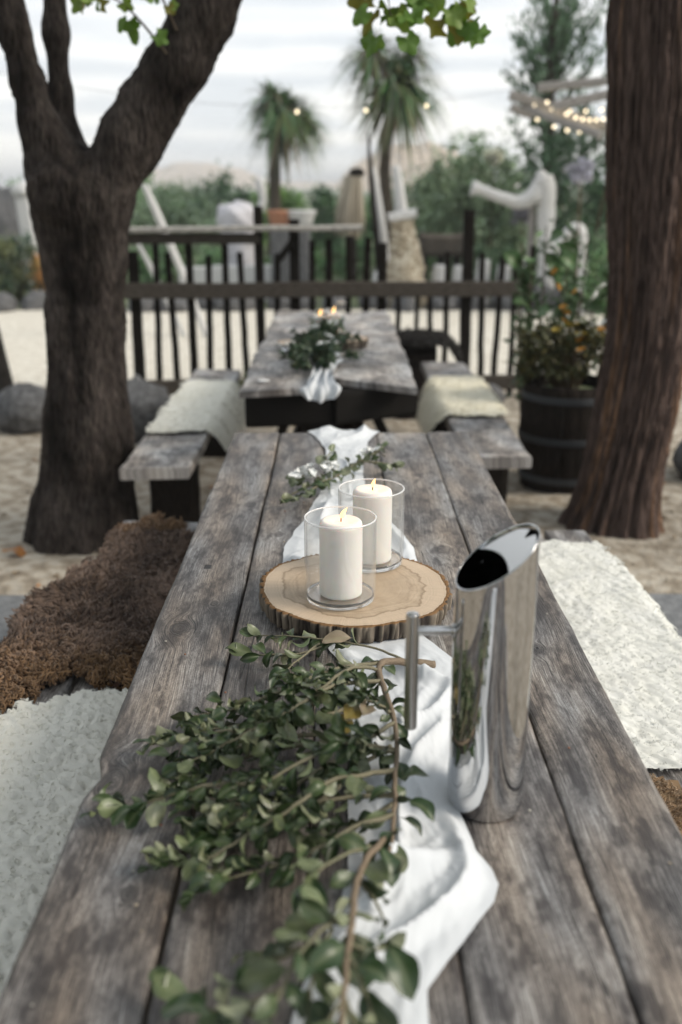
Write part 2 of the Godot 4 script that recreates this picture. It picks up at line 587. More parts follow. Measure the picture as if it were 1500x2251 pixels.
func setting() -> void:
	sheet("ground", -2200, 2200, 300, -2200, 60, M.soil, -0.02, 0.0, 1.0)
	sheet("sandy_ground", -7, 7, 4.5, -7.9, 120, M.sand, 0.0, 0.03, 9.0, 0.5)
	sheet("gravel_yard", -14, 14, -7.75, -12.9, 30, M.gravel, 0.012, 0.004, 9.0)
	hill("brown_hill", 33, -430, 36, 20, 3.0)
	hill("long_hill", -100, -760, 60, 20, 9.0)
	hill("far_hill", 10, -900, 300, 8, 14.0)
	# a strip of grey flagstones crossing under the near table
	var path := Node3D.new()
	path.name = "flagstone_path"
	add_child(path)
	path.set_meta("kind", "structure")
	var x := -3.2
	while x < 3.2:
		var w := rr(0.42, 0.7)
		obj("flagstone", plank(x + 0.008, x + w - 0.008, 0.022 + rr(-0.004, 0.004), 0.07, -3.13 + rr(-0.02, 0.02), -3.52 + rr(-0.03, 0.03), 12, x, 0.006), M.paver, path)
		x += w
	# leaf litter and small pebbles on the sand
	var at := []
	var cc := []
	for i in 1500:
		var p := Vector3(rr(-3.5, 3.5), 0.016, rr(-7.2, -1.2))
		p.y += 0.03 * nz.get_noise_2d(p.x * 9.0, p.z * 9.0) - 0.010
		at.append(Transform3D(Basis(Vector3.UP, rr(0, TAU)) * Basis(Vector3.RIGHT, rr(-0.4, 0.4)).scaled(Vector3.ONE * rr(0.4, 1.3)), p))
		var k := rng.randf()
		var c := Color(0.20, 0.14, 0.08) if k < 0.5 else (Color(0.32, 0.27, 0.2) if k < 0.85 else Color(0.36, 0.17, 0.06))
		cc.append(c * rr(0.6, 1.3))
	var lit := scatter("fallen_leaves", small_leaf(0.035, 0.02), M.litter, at, cc)
	tag(lit, "scattered dry brown leaf litter on the sandy ground")
	var ol := tag(obj("fallen_leaf", leaf_mesh(0.11, 0.07, 0.5, 0.25, Color(0.40, 0.17, 0.05), Color(0.36, 0.2, 0.1), 3.0), M.leaf_soft), "orange fallen leaf on the sand left of the left trunk", "leaf")
	ol.position = Vector3(-1.43, 0.03, -3.99)
	# border of grey stones along the far side of the yard
	for i in 30:
		var s := obj("border_stone", boulder(Vector3(rr(0.16, 0.3), rr(0.12, 0.24), rr(0.14, 0.22)), i * 1.7), M.rock)
		s.position = Vector3(-6.3 + i * 0.42 + rr(-0.1, 0.1), rr(0.02, 0.1), -12.95 + rr(-0.15, 0.15))
		s.rotation.y = rr(0, TAU)
		tag(s, "grey stone in the low border row behind the gravel yard", "stone", "grey stones bordering the yard")
	var bs := [[Vector3(-1.27, 0.13, -6.2), Vector3(0.24, 0.22, 0.26), "rounded grey boulder just right of the left trunk by the fence foot"], [Vector3(-2.02, 0.12, -6.35), Vector3(0.22, 0.17, 0.22), "dark grey boulder just left of the left trunk"],
		[Vector3(-1.86, 0.19, -6.75), Vector3(0.12, 0.2, 0.12), "small upright dark stone behind the boulder left of the trunk"], [Vector3(2.02, 0.1, -5.2), Vector3(0.2, 0.15, 0.2), "grey boulder right of the reddish trunk at the frame edge"],
		[Vector3(-1.0, 0.05, -6.95), Vector3(0.1, 0.09, 0.09), "small tan stone at the foot of the fence"], [Vector3(1.08, 0.06, -7.1), Vector3(0.13, 0.09, 0.1), "brown stone at the fence foot left of the planter"]]
	for b in bs:
		var s := obj("boulder", boulder(b[1], b[0].x * 3.0, 0.18), M.rock)
		s.position = b[0]
		tag(s, b[2], "boulder")
	# standing branch post at the left edge of the picture
	var mb := MB.new()
	tube(mb, curve([Vector4(-2.42, -0.1, -7.1, 0.12), Vector4(-2.47, 0.5, -7.1, 0.09), Vector4(-2.54, 1.05, -7.1, 0.08), Vector4(-2.75, 2.6, -7.1, 0.07)], 8), 14, Color(0.05, 0.045, 0.04), 0.25)
	tag(obj("gate_post", mb.mesh(1), M.bark), "dark rough wooden post at the left edge of the yard", "post")

func palm(label: String, base: Vector3, bend: Array, heads: Array, group: String) -> void:
	var t := thing("cabbage_palm", label, "palm tree", base, group)
	var mb := MB.new()
	tube(mb, curve(bend, 8), 12, Color(0.16, 0.13, 0.10), 0.2)
	obj("trunk", mb.mesh(1), M.bark, t)
	for h in heads:
		var hp: Vector3 = h[0]
		var L: float = h[1]
		var cr := MB.new()
		for i in h[2]:
			var d := rand_dir()
			d.y = d.y * 0.9 + 0.15
			var dead := d.y < -0.35
			var col := Color(0.16, 0.13, 0.07) if dead and rng.randf() < 0.6 else Color(rr(0.07, 0.16), rr(0.12, 0.22), rr(0.05, 0.10))
			var side := d.cross(Vector3.UP).normalized() * L * 0.05
			var len := L * rr(0.65, 1.1)
			var at := cr.v.size()
			for k in 6:
				var q := float(k) / 5.0
				var p: Vector3 = hp + d.normalized() * len * q + Vector3.DOWN * len * 0.55 * q * q * rr(0.8, 1.1)
				var wd := side * (1.0 - q * 0.92) * (0.6 + 1.6 * q * (1.0 - q))
				cr.vert(p - wd, Vector2(0, q), col)
				cr.vert(p + wd, Vector2(1, q), col)
			cr.lattice(at, 6, 2)
		obj("crown", cr.mesh(2), M.blade, t)

func garden() -> void:
	var grey_green := [Color(0.11, 0.14, 0.105), Color(0.145, 0.175, 0.135), Color(0.085, 0.115, 0.08)]
	var mid_green := [Color(0.05, 0.095, 0.045), Color(0.07, 0.12, 0.055), Color(0.035, 0.07, 0.035)]
	var dark_green := [Color(0.025, 0.05, 0.028), Color(0.04, 0.07, 0.04), Color(0.02, 0.04, 0.022)]
	var bright := [Color(0.06, 0.105, 0.028), Color(0.075, 0.12, 0.035), Color(0.045, 0.085, 0.024)]
	palm("taller cabbage palm with two leafy heads and a slim dark trunk", Vector3(0.74, 0, -16), [Vector4(0.02, -0.1, 0, 0.14), Vector4(0.03, 1.0, 0, 0.10), Vector4(-0.02, 1.9, 0, 0.075), Vector4(0.06, 2.75, 0, 0.07), Vector4(0.0, 3.1, 0, 0.06)],
		[[Vector3(0.16, 2.98, 0), 0.95, 420], [Vector3(-0.22, 3.36, 0.1), 0.72, 260], [Vector3(0.36, 3.4, -0.1), 0.62, 110]], "cabbage palms behind the garden")
	palm("shorter cabbage palm with one rounded leafy head left of the other palm", Vector3(-1.28, 0, -21), [Vector4(0, -0.1, 0, 0.17), Vector4(0.02, 1.0, 0, 0.13), Vector4(0.05, 2.0, 0, 0.10), Vector4(0.14, 2.7, 0, 0.09)],
		[[Vector3(0.26, 2.9, 0), 1.0, 420], [Vector3(-0.02, 3.1, 0), 0.85, 180], [Vector3(0.66, 2.75, 0), 0.75, 160]], "cabbage palms behind the garden")
	bush("olive_bush", "large loose grey green bush beside the bleached driftwood arch", "bush", Vector3(2.35, 0, -17.6), Vector3(1.15, 1.16, 0.9), grey_green, 190, 70, 0.085, 0.17)
	bush("olive_bush", "smaller grey green bush in front of the brown hill", "bush", Vector3(1.75, 0, -19.5), Vector3(0.85, 0.92, 0.7), grey_green, 120, 60, 0.075, 0.15)
	bush("olive_bush", "silver green rounded bush behind the left end of the top rail", "bush", Vector3(-3.4, 0, -21.5), Vector3(1.35, 0.78, 0.8), grey_green, 110, 60, 0.08, 0.17)
	bush("garden_shrub", "dark rounded shrub behind the pale stone figure", "shrub", Vector3(-3.0, 0, -27), Vector3(0.95, 0.92, 0.8), dark_green, 90, 60, 0.10, 0.17)
	bush("garden_shrub", "mid green shrub close behind the left trunk fork", "shrub", Vector3(-4.6, 0, -25), Vector3(1.0, 0.88, 0.8), mid_green, 80, 60, 0.10, 0.17)
	bush("garden_shrub", "low green shrub line far left behind the left trunk", "shrub", Vector3(-6.6, 0, -22), Vector3(1.4, 0.85, 0.9), mid_green, 90, 60, 0.09, 0.17)
	bush("garden_shrub", "fresh bright green shrub behind the shorter palm trunk", "shrub", Vector3(-1.5, 0, -25), Vector3(0.9, 0.8, 0.6), bright, 80, 50, 0.10, 0.15)
	bush("garden_shrub", "small yellow green shrub right of the shorter palm trunk", "shrub", Vector3(-0.8, 0, -18), Vector3(0.28, 0.62, 0.3), bright, 40, 40, 0.07, 0.09)
	bush("garden_shrub", "dark green shrub between the two palm trunks", "shrub", Vector3(-0.25, 0, -19.5), Vector3(0.5, 0.78, 0.5), dark_green, 70, 50, 0.08, 0.12)
	bush("garden_shrub", "green shrub behind the leaning grey poles", "shrub", Vector3(0.55, 0, -22), Vector3(0.8, 0.72, 0.6), mid_green, 70, 50, 0.09, 0.15)
	bush("garden_shrub", "bright green shrub just right of the taller palm trunk", "shrub", Vector3(1.35, 0, -19), Vector3(0.4, 0.6, 0.4), bright, 40, 40, 0.07, 0.11)
	bush("low_hedge", "low green hedge seen through the left fence pickets", "hedge", Vector3(-2.4, 0, -16.2), Vector3(1.7, 0.3, 0.45), mid_green, 110, 50, 0.06, 0.12)
	bush("low_hedge", "low green hedge seen through the middle fence pickets", "hedge", Vector3(0.4, 0, -17.0), Vector3(1.3, 0.32, 0.4), mid_green, 90, 50, 0.06, 0.12)
	bush("low_hedge", "dark low planting under the large grey green bush", "hedge", Vector3(2.6, 0, -14.8), Vector3(1.2, 0.36, 0.5), dark_green, 90, 50, 0.06, 0.12)
	bush("dark_bush", "dark bush left of the left trunk with rusty leaves at its right", "bush", Vector3(-4.5, 0, -14.2), Vector3(0.75, 0.42, 0.6), [Color(0.025, 0.045, 0.03), Color(0.06, 0.065, 0.03), Color(0.04, 0.05, 0.03)], 90, 50, 0.06, 0.12)
	bush("rusty_bush", "small orange leaved bush just left of the left trunk", "bush", Vector3(-3.92, 0, -13.7), Vector3(0.24, 0.34, 0.25), [Color(0.22, 0.10, 0.03), Color(0.14, 0.09, 0.03)], 30, 40, 0.05, 0.08)
	bush("evergreen", "dark dense evergreen under the pergola beside the reddish trunk", "tree", Vector3(3.75, 0, -15.5), Vector3(0.95, 1.35, 0.8), dark_green, 120, 60, 0.075, 0.16)
	bush("evergreen", "dark hedge rising behind the flowers at the right", "hedge", Vector3(3.3, 0, -12.6), Vector3(0.5, 0.42, 0.4), mid_green, 60, 50, 0.05, 0.11)
	# the tall airy tree at the upper right
	var t := thing("willow_tree", "tall airy tree with thin upright sprays above the pergola", "tree", Vector3(3.1, 0, -16))
	var mb := MB.new()
	tube(mb, curve([Vector4(0.2, -0.1, 0, 0.16), Vector4(0.15, 1.4, 0, 0.12), Vector4(0.05, 2.8, 0, 0.08), Vector4(0.1, 4.8, 0, 0.03)], 6), 10, Color(0.1, 0.085, 0.07), 0.2)
	var at := []
	var cc := []
	for i in 46:
		var a := rr(0, TAU)
		var h := rr(1.9, 4.4)
		var r := rr(0.2, 0.75) * (1.1 - absf(h - 3.0) * 0.15)
		var s := Vector3(0.1, h - 0.9, 0)
		var e := Vector3(0.1 + cos(a) * r * 1.15, h + rr(-0.2, 0.4), sin(a) * r)
		tube(mb, curve(with_r([s, s.lerp(e, 0.5) + Vector3(0, -0.1, 0), e], 0.022, 0.005), 4), 5, Color(0.1, 0.085, 0.07))
		for k in 95:
			var q := pow(rng.randf(), 0.6)
			var p := s.lerp(e, q) + Vector3(0, -0.4 * q * (1 - q), 0) + rand_dir() * rr(0.0, 0.16)
			at.append(leaf_at(p, (e - s).normalized() + rand_dir() * 0.8 + Vector3.UP * 0.4, rr(0.7, 1.3)))
			cc.append(Color(0.10, 0.17, 0.10) * rr(0.6, 1.6))
	obj("trunk", mb.mesh(1), M.bark, t)
	scatter("crown", small_leaf(0.10, 0.035), M.foliage, at, cc, t)
	# bleached driftwood arch
	var w := MB.new()
	tube(w, curve([Vector4(1.70, 1.49, -13.2, 0.10), Vector4(1.84, 1.46, -13.2, 0.075), Vector4(2.08, 1.37, -13.2, 0.07), Vector4(2.32, 1.32, -13.2, 0.085), Vector4(2.48, 1.40, -13.2, 0.11), Vector4(2.58, 1.58, -13.2, 0.09), Vector4(2.52, 1.68, -13.2, 0.05)], 6), 14, Color.WHITE, 0.3, 30.0)
	var dt := thing("driftwood_arch", "bleached driftwood log arching from a pale upright post", "sculpture", Vector3(2.6, 0, -13.2))
	var arm := obj("arm", w.mesh(1), M.bleached, dt)
	arm.position = -dt.position
	w = MB.new()
	tube(w, curve([Vector4(2.72, -0.1, -13.2, 0.12), Vector4(2.69, 0.5, -13.2, 0.105), Vector4(2.66, 1.0, -13.2, 0.10), Vector4(2.65, 1.35, -13.2, 0.11), Vector4(2.58, 1.62, -13.2, 0.13)], 6), 14, Color.WHITE, 0.25, 30.0)
	obj("upright", w.mesh(1), M.bleached, dt).position = -dt.position
	w = MB.new()
	tube(w, curve([Vector4(2.50, -0.1, -13.3, 0.05), Vector4(2.50, 0.6, -13.3, 0.05), Vector4(2.5, 1.3, -13.3, 0.045)], 5), 10, Color.WHITE, 0.2, 30.0)
	obj("brace_post", w.mesh(1), M.timber, dt).position = -dt.position
	# small white driftwood hoop further right
	w = MB.new()
	tube(w, curve([Vector4(2.60, 0.70, -12.4, 0.04), Vector4(2.70, 0.90, -12.4, 0.06), Vector4(2.86, 1.02, -12.4, 0.075), Vector4(2.95, 0.85, -12.4, 0.06), Vector4(2.97, -0.1, -12.4, 0.05)], 6), 12, Color.WHITE, 0.2, 30.0)
	tag(obj("driftwood_hoop", w.mesh(1), M.bleached), "small white bent driftwood stump right of the driftwood arch", "sculpture")
	# carved cream stump with a flat cap
	var cs := thing("carved_stump", "carved cream and brown tree stump with a flat pale cap", "sculpture", Vector3(0.88, 0, -13.3))
	w = MB.new()
	tube(w, curve([Vector4(0.06, -0.05, 0, 0.28), Vector4(0.04, 0.35, 0, 0.25), Vector4(0.0, 0.65, 0, 0.19), Vector4(-0.04, 0.9, 0, 0.14), Vector4(-0.06, 1.1, 0, 0.15)], 8), 20, Color.WHITE, 0.5, 30.0)
	obj("stump", w.mesh(1), tri_tex(mat(Color.WHITE, 0.85), ntex(0.02, 4, 41, [[0.3, lin(0.16, 0.12, 0.075)], [0.55, lin(0.40, 0.35, 0.26)], [0.8, lin(0.62, 0.58, 0.48)]]), M.fine, 1.0, Vector3(1.2, 1.2, 1.2)), cs)
	obj("cap", beam(Vector3(-0.22, 1.13, 0), Vector3(0.13, 1.19, 0), 0.3, 0.10, 3.0, 0.01), M.bleached, cs)
	# driftwood figure with hanging thatch, leaning poles, pale stone figure
	var th := thing("thatch_figure", "straw coloured hanging thatch bundle with a dark knot on top", "sculpture", Vector3(0.22, 0, -15))
	w = MB.new()
	for i in 260:
		var a := rr(0, TAU)
		var r := rr(0.0, 0.15)
		var l := rr(0.5, 0.85)
		var k := rr(0.7, 1.15)
		tube(w, [Vector4(cos(a) * r * 0.8, 1.62 + rr(-0.04, 0.04), sin(a) * r * 0.8, 0.012), Vector4(cos(a) * r * 1.2 - 0.02, 1.62 - l * 0.5, sin(a) * r * 1.2, 0.012), Vector4(cos(a) * r * 1.6 - 0.05, 1.62 - l, sin(a) * r * 1.6, 0.006)], 4, Color(0.42 * k, 0.37 * k, 0.29 * k))
	obj("thatch", w.mesh(1), M.litter, th)
	obj("knot", boulder(Vector3(0.11, 0.07, 0.1), 5.0), M.dark_wood, th).position = Vector3(0.06, 1.69, 0)
	w = MB.new()
	tube(w, curve([Vector4(0, -0.1, 0, 0.07), Vector4(0, 0.8, 0, 0.06), Vector4(0.03, 1.62, 0, 0.05)], 4), 10, Color.WHITE, 0.2)
	obj("post", w.mesh(1), M.dark_wood, th)
	var poles := [[Vector4(0.40, 2.15, -13.6, 0.016), Vector4(0.44, 1.6, -13.6, 0.035), Vector4(0.56, 0.4, -13.6, 0.05), Vector4(0.6, -0.1, -13.6, 0.05), "thin dark grey leaning pole with a tall tip left of the stump", "dark_wood"],
		[Vector4(0.46, 1.75, -13.8, 0.03), Vector4(0.50, 1.5, -13.8, 0.06), Vector4(0.64, 0.6, -13.8, 0.07), Vector4(0.7, -0.1, -13.8, 0.07), "pale grey leaning driftwood plank beside the dark leaning pole", "bleached"],
		[Vector4(0.80, 1.78, -14.4, 0.05), Vector4(0.86, 1.4, -14.4, 0.08), Vector4(0.94, 0.7, -14.4, 0.10), Vector4(0.96, -0.1, -14.4, 0.11), "pale grey upright driftwood log behind the taller palm trunk", "bleached"],
		[Vector4(-1.93, 1.52, -10.5, 0.03), Vector4(-1.78, 1.15, -10.5, 0.04), Vector4(-1.57, 0.6, -10.5, 0.035), Vector4(-1.35, -0.05, -10.5, 0.03), "longer pale leaning branch behind the left end of the fence", "bleached"],
		[Vector4(-2.05, 0.95, -10.6, 0.02), Vector4(-1.95, 0.75, -10.6, 0.025), Vector4(-1.75, 0.3, -10.6, 0.025), Vector4(-1.6, -0.05, -10.6, 0.025), "shorter pale leaning branch low behind the left end of the fence", "bleached"]]
	for p in poles:
		w = MB.new()
		tube(w, curve([p[0], p[1], p[2], p[3]], 5), 10, Color.WHITE, 0.15, 20.0)
		tag(obj("leaning_pole", w.mesh(1), M[p[5]]), p[4], "pole")
	var fg := thing("stone_figure", "pale lilac grey stone figure on a pedestal behind the fence", "sculpture", Vector3(-1.4, 0, -15))
	w = MB.new()
	tube(w, curve([Vector4(0, -0.05, 0, 0.2), Vector4(0.02, 0.55, 0, 0.19), Vector4(0, 0.75, 0, 0.24), Vector4(-0.05, 1.05, 0, 0.26), Vector4(0.02, 1.2, 0, 0.2), Vector4(0.05, 1.3, 0, 0.1)], 8), 18, Color.WHITE, 0.4, 25.0)
	tube(w, curve([Vector4(-0.2, 1.0, 0, 0.1), Vector4(-0.25, 1.18, 0, 0.09), Vector4(-0.22, 1.24, 0, 0.04)], 5), 12, Color.WHITE, 0.3, 25.0)
	obj("body", w.mesh(1), tri_tex(mat(lin(0.55, 0.54, 0.57), 0.85), null, M.fine, 1.5, Vector3(2, 2, 2)), fg)
	w = MB.new()
	tube(w, curve([Vector4(0.22, 1.1, 0, 0.06), Vector4(0.33, 1.3, 0, 0.05), Vector4(0.30, 1.5, 0, 0.07), Vector4(0.28, 1.62, 0, 0.05)], 5), 12, Color.WHITE, 0.3, 25.0)
	obj("arm", w.mesh(1), M.bleached, fg)
	# grey rocky outcrop far left and a blue grey post beside it
	var gw := obj("rock_outcrop", boulder(Vector3(0.5, 0.95, 0.45), 12.0, 0.2), M.rock)
	gw.position = Vector3(-5.1, 0.55, -16)
	tag(gw, "tall grey rock far left behind the left trunk", "rock")
	tag(obj("grey_post", beam(Vector3(-4.42, -0.1, -15), Vector3(-4.5, 1.35, -15), 0.2, 0.2, 2.0, 0.01), M.bleached), "pale lilac grey post close left of the left trunk", "post")
	var wf := obj("white_rock", boulder(Vector3(0.16, 0.12, 0.14), 15.0, 0.3), M.bleached)
	wf.position = Vector3(-4.5, 1.45, -15)
	tag(wf, "rounded white rock on top of the lilac grey post", "rock")
	# pots on a stand right of the short palm
	var pots := [[Vector3(-0.78, 0.0, -14.2), 0.17, M.terracotta, "terracotta pot on a plinth behind the top rail"], [Vector3(-0.5, 0.0, -14.2), 0.2, M.bleached, "pale stone pot beside the terracotta pot"]]
	for p in pots:
		var pt := thing("garden_pot", p[3], "pot", p[0])
		w = MB.new()
		var r: float = p[1]
		lathe(w, [Vector2(0.001, 0.98), Vector2(r * 0.7, 0.98), Vector2(r * 0.85, 1.05), Vector2(r, 1.16), Vector2(r * 1.06, 1.16), Vector2(r * 1.06, 1.2), Vector2(r * 0.9, 1.2), Vector2(r * 0.8, 1.12), Vector2(0.001, 1.12)], 20)
		obj("bowl", w.mesh(1), p[2], pt)
		obj("plinth", beam(Vector3(0, -0.05, 0), Vector3(0, 0.978, 0), 0.26, 0.26, 4.0, 0.004), M.rock, pt)
	var lb := thing("log_bench", "grey weathered log bench behind the fence right of the stump", "bench", Vector3(1.45, 0, -14.4))
	obj("seat", beam(Vector3(-0.3, 0.74, 0), Vector3(0.3, 0.72, 0), 0.35, 0.3, 6.0, 0.02), M.old_wood_x, lb)
	for k in 3: obj("leg", beam(Vector3(-0.23 + k * 0.23, -0.05, 0), Vector3(-0.23 + k * 0.23, 0.58, 0), 0.09, 0.2, k, 0.01), M.dark_wood, lb)
	# mounds of pale mauve blossom near the pergola
	for k in 3:
		var p: Vector3 = [Vector3(2.83, 0, -12.2), Vector3(2.55, 0, -14.3), Vector3(2.5, 0, -17)][k]
		var s: float = [0.17, 0.16, 0.16][k]
		var hy: float = [1.68, 1.12, 1.95][k]
		var b := thing("hydrangea", ["mauve grey flower head under the pergola beside the reddish trunk", "dusky grey flower mound right of the driftwood arch", "white blossom spray above the driftwood arch"][k], "flowers", p)
		var c := clumps(Vector3(0, hy, 0), Vector3(s, s * 0.75, s), 40, 30, 0.03, [[Color(0.42, 0.41, 0.50)], [Color(0.22, 0.21, 0.25)], [Color(0.75, 0.73, 0.66)]][k], 0.8, 1.2)
		scatter("blossom", small_leaf(0.035, 0.03), M.foliage, c[0], c[1], b)
		w = MB.new()
		tube(w, curve(with_r([Vector3(0.05, -0.05, 0), Vector3(0.02, hy * 0.5, 0), Vector3(0, hy, 0)], 0.02, 0.01), 4), 6)
		obj("stem", w.mesh(1), M.twig, b)
	# pale upright stones or cut logs standing in a row behind the right pickets
	for k in 6:
		var xx: float = [1.35, 1.62, 1.92, 2.2, 2.5, 0.56][k]
		w = MB.new()
		tube(w, curve([Vector4(xx, -0.05, -13.5, 0.10), Vector4(xx, 0.35, -13.5, 0.095), Vector4(xx + 0.01, rr(0.5, 0.62) if k < 5 else 0.42, -13.5, 0.08)], 4), 12, Color.WHITE, 0.15, 20.0)
		tag(obj("cut_log", w.mesh(1), M.bleached), ["first", "second", "third", "fourth", "fifth", "shortest"][k] + (" from the left of five pale cut logs behind the right fence pickets" if k < 5 else " pale cut log standing alone left of the carved stump"), "log", "upright pale logs behind the fence")
	for k in 4:
		var xx := -2.2 + k * 0.45
		tag(obj("edging_block", plank(xx, xx + 0.42, 0.44 + rr(-0.02, 0.02), 0.5, -14.2, -14.5, 4, k + 50.0, 0.01), M.bleached), ["leftmost", "second", "third", "rightmost"][k] + " pale stone block of the low bed edging behind the left pickets", "block", "pale edging blocks of the raised bed")
	pergola()

func pergola() -> void:
	var t := thing("pergola", "pale weathered timber pergola at the right carrying string lights", "pergola", Vector3(2.9, 0, -13))
	var bs := [[Vector3(2.42, 2.63, -13.0), Vector3(4.6, 2.86, -13.0), 0.10, 0.10], [Vector3(2.55, 2.40, -12.7), Vector3(4.6, 2.86, -12.7), 0.10, 0.11], [Vector3(2.12, 2.58, -13.2), Vector3(3.6, 2.12, -13.2), 0.09, 0.11], [Vector3(2.2, 2.46, -13.6), Vector3(2.5, 2.36, -13.6), 0.09, 0.1], [Vector3(2.3, 2.44, -13.3), Vector3(3.03, 2.06, -12.2), 0.07, 0.08]]
	for b in bs: obj("beam", beam(b[0], b[1], b[2], b[3], b[0].x, 0.015), M.timber, t).position = -t.position
	for x in [3.5, 4.5]:
		obj("post", beam(Vector3(x, -0.1, -13.1), Vector3(x, 2.75, -13.1), 0.12, 0.12, x, 0.01), M.timber, t).position = -t.position
	# string lights: two strands across the yard and a cluster in the pergola
	var strands := [[Vector3(-6.0, 3.3, -9.6), Vector3(2.2, 2.64, -13.1), 0.58, [0.677, 0.772, 0.86], "long string of warm bulbs hung across the sky from the left"],
		[Vector3(2.15, 2.6, -13.2), Vector3(3.5, 2.5, -13.02), 0.12, [0.2, 0.36, 0.52, 0.66, 0.8], "upper short string of warm bulbs sagging below the pergola beams"],
		[Vector3(2.45, 2.58, -12.95), Vector3(3.52, 2.42, -13.02), 0.17, [0.08, 0.2, 0.31, 0.42, 0.5, 0.58, 0.66, 0.74], "middle short string of closely spaced bulbs under the pergola beams"],
		[Vector3(2.36, 2.40, -13.22), Vector3(3.5, 2.25, -13.03), 0.13, [0.1, 0.28, 0.42, 0.55, 0.68], "lowest short string of bulbs under the pergola beams"]]
	tag(obj("light_pole", beam(Vector3(-6.0, -0.1, -9.6), Vector3(-6.0, 3.34, -9.6), 0.07, 0.07, 8.0, 0.003), M.dark_wood), "dark wooden pole far left holding the long string of bulbs", "pole")
	for s in strands:
		var a: Vector3 = s[0]
		var b: Vector3 = s[1]
		var st := thing("string_light", s[4], "string lights", a)
		var w := MB.new()
		var pts := []
		for i in 31:
			var q := i / 30.0
			var p: Vector3 = a.lerp(b, q) + Vector3.DOWN * s[2] * 4.0 * q * (1 - q) - a
			pts.append(Vector4(p.x, p.y, p.z, 0.0022))
		tube(w, pts, 5)
		obj("wire", w.mesh(1), M.wire, st)
		for q in s[3]:
			var p: Vector3 = a.lerp(b, q) + Vector3.DOWN * (s[2] * 4.0 * q * (1 - q) + 0.045) - a
			var sp := SphereMesh.new()
			sp.radius = 0.015
			sp.height = 0.036
			sp.radial_segments = 12
			sp.rings = 8
			var bu := obj("bulb", sp, M.bulb, st)
			bu.position = p
			var cap := CylinderMesh.new()
			cap.top_radius = 0.009
			cap.bottom_radius = 0.011
			cap.height = 0.03
			cap.radial_segments = 8
			obj("socket", cap, M.wire, bu).position = Vector3(0, 0.033, 0)
			var l := OmniLight3D.new()
			l.name = "bulb_light"
			l.light_color = Color(1.0, 0.92, 0.78)
			l.light_energy = 0.004
			l.light_size = 0.015
			l.omni_range = 8.0
			l.omni_attenuation = 2.0
			l.shadow_enabled = true
			bu.add_child(l)

# ------------------------------------------------------------------ the fence
func fence_z(x: float) -> float:
	return -7.37 - 0.06 * x

func fence() -> void:
	var t := thing("picket_fence", "dark weathered picket fence with uneven pickets behind the far table", "fence", Vector3(0, 0, -7.37))
	var off := -t.position
	obj("rail", beam(Vector3(-1.62, 0.80, fence_z(-1.62) + 0.055), Vector3(1.42, 0.80, fence_z(1.42) + 0.055), 0.035, 0.108, 1.0, 0.008), M.old_wood_x, t).position = off
	obj("rail", beam(Vector3(-1.62, 0.10, fence_z(-1.62) + 0.05), Vector3(1.52, 0.11, fence_z(1.52) + 0.05), 0.05, 0.11, 2.0, 0.008), M.old_wood_x, t).position = off
	obj("top_rail", beam(Vector3(-1.62, 1.218, fence_z(-1.62) + 0.06), Vector3(0.175, 1.228, fence_z(0.17) + 0.06), 0.16, 0.035, 3.0, 0.006), M.rail_top, t).position = off
	obj("rail", beam(Vector3(-1.62, 1.155, fence_z(-1.62) + 0.055), Vector3(-0.55, 1.16, fence_z(-0.55) + 0.055), 0.04, 0.07, 4.0, 0.006), M.old_wood_x, t).position = off
	# x at the middle rail, half width, top height, lean
	var ps := [[-1.45, 0.062, 1.07, 0.0], [-1.30, 0.034, 1.18, 0.01], [-1.19, 0.036, 1.06, -0.01], [-1.055, 0.044, 1.16, 0.0], [-0.93, 0.036, 1.04, 0.01], [-0.80, 0.038, 1.16, 0.0], [-0.68, 0.036, 1.06, -0.01],
		[-0.44, 0.036, 1.05, 0.01], [-0.18, 0.036, 1.14, 0.0], [-0.06, 0.044, 1.15, 0.0], [0.08, 0.034, 1.17, 0.0], [0.205, 0.04, 1.16, 0.01], [0.445, 0.03, 0.79, 0.0], [0.575, 0.026, 0.80, 0.01],
		[0.69, 0.030, 0.78, -0.01], [0.80, 0.032, 1.06, 0.0], [1.065, 0.034, 1.05, -0.01], [1.185, 0.034, 1.05, 0.012], [1.30, 0.03, 1.03, 0.0], [1.42, 0.03, 1.1, 0.0]]
	for p in ps:
		var x: float = p[0]
		var z := fence_z(x)
		obj("picket", beam(Vector3(x - p[3] * 1.5, -0.04, z), Vector3(x + p[3] * 1.5, p[2], z), p[1] * 1.35, 0.032, x * 3.0, 0.006, 0.88), M.dark_wood, t).position = off
	for p in [[-0.56, 0.065, 1.375], [-0.305, 0.075, 1.285], [0.325, 0.07, 1.12], [0.95, 0.08, 1.345]]:
		var x: float = p[0]
		var z := fence_z(x) - 0.03
		obj("post", beam(Vector3(x, -0.2, z), Vector3(x, p[2], z), p[1], 0.09, x * 3.0, 0.006, 0.94), M.dark_wood, t).position = off
	var w := MB.new()
	w.hexa(Transform3D(Basis(Vector3.BACK, 0.9), Vector3(-0.36, 1.08, fence_z(-0.36) + 0.02)), Vector3(0.25, 0.05, 0.03))
	obj("brace", w.mesh(1), M.dark_wood, t).position = off

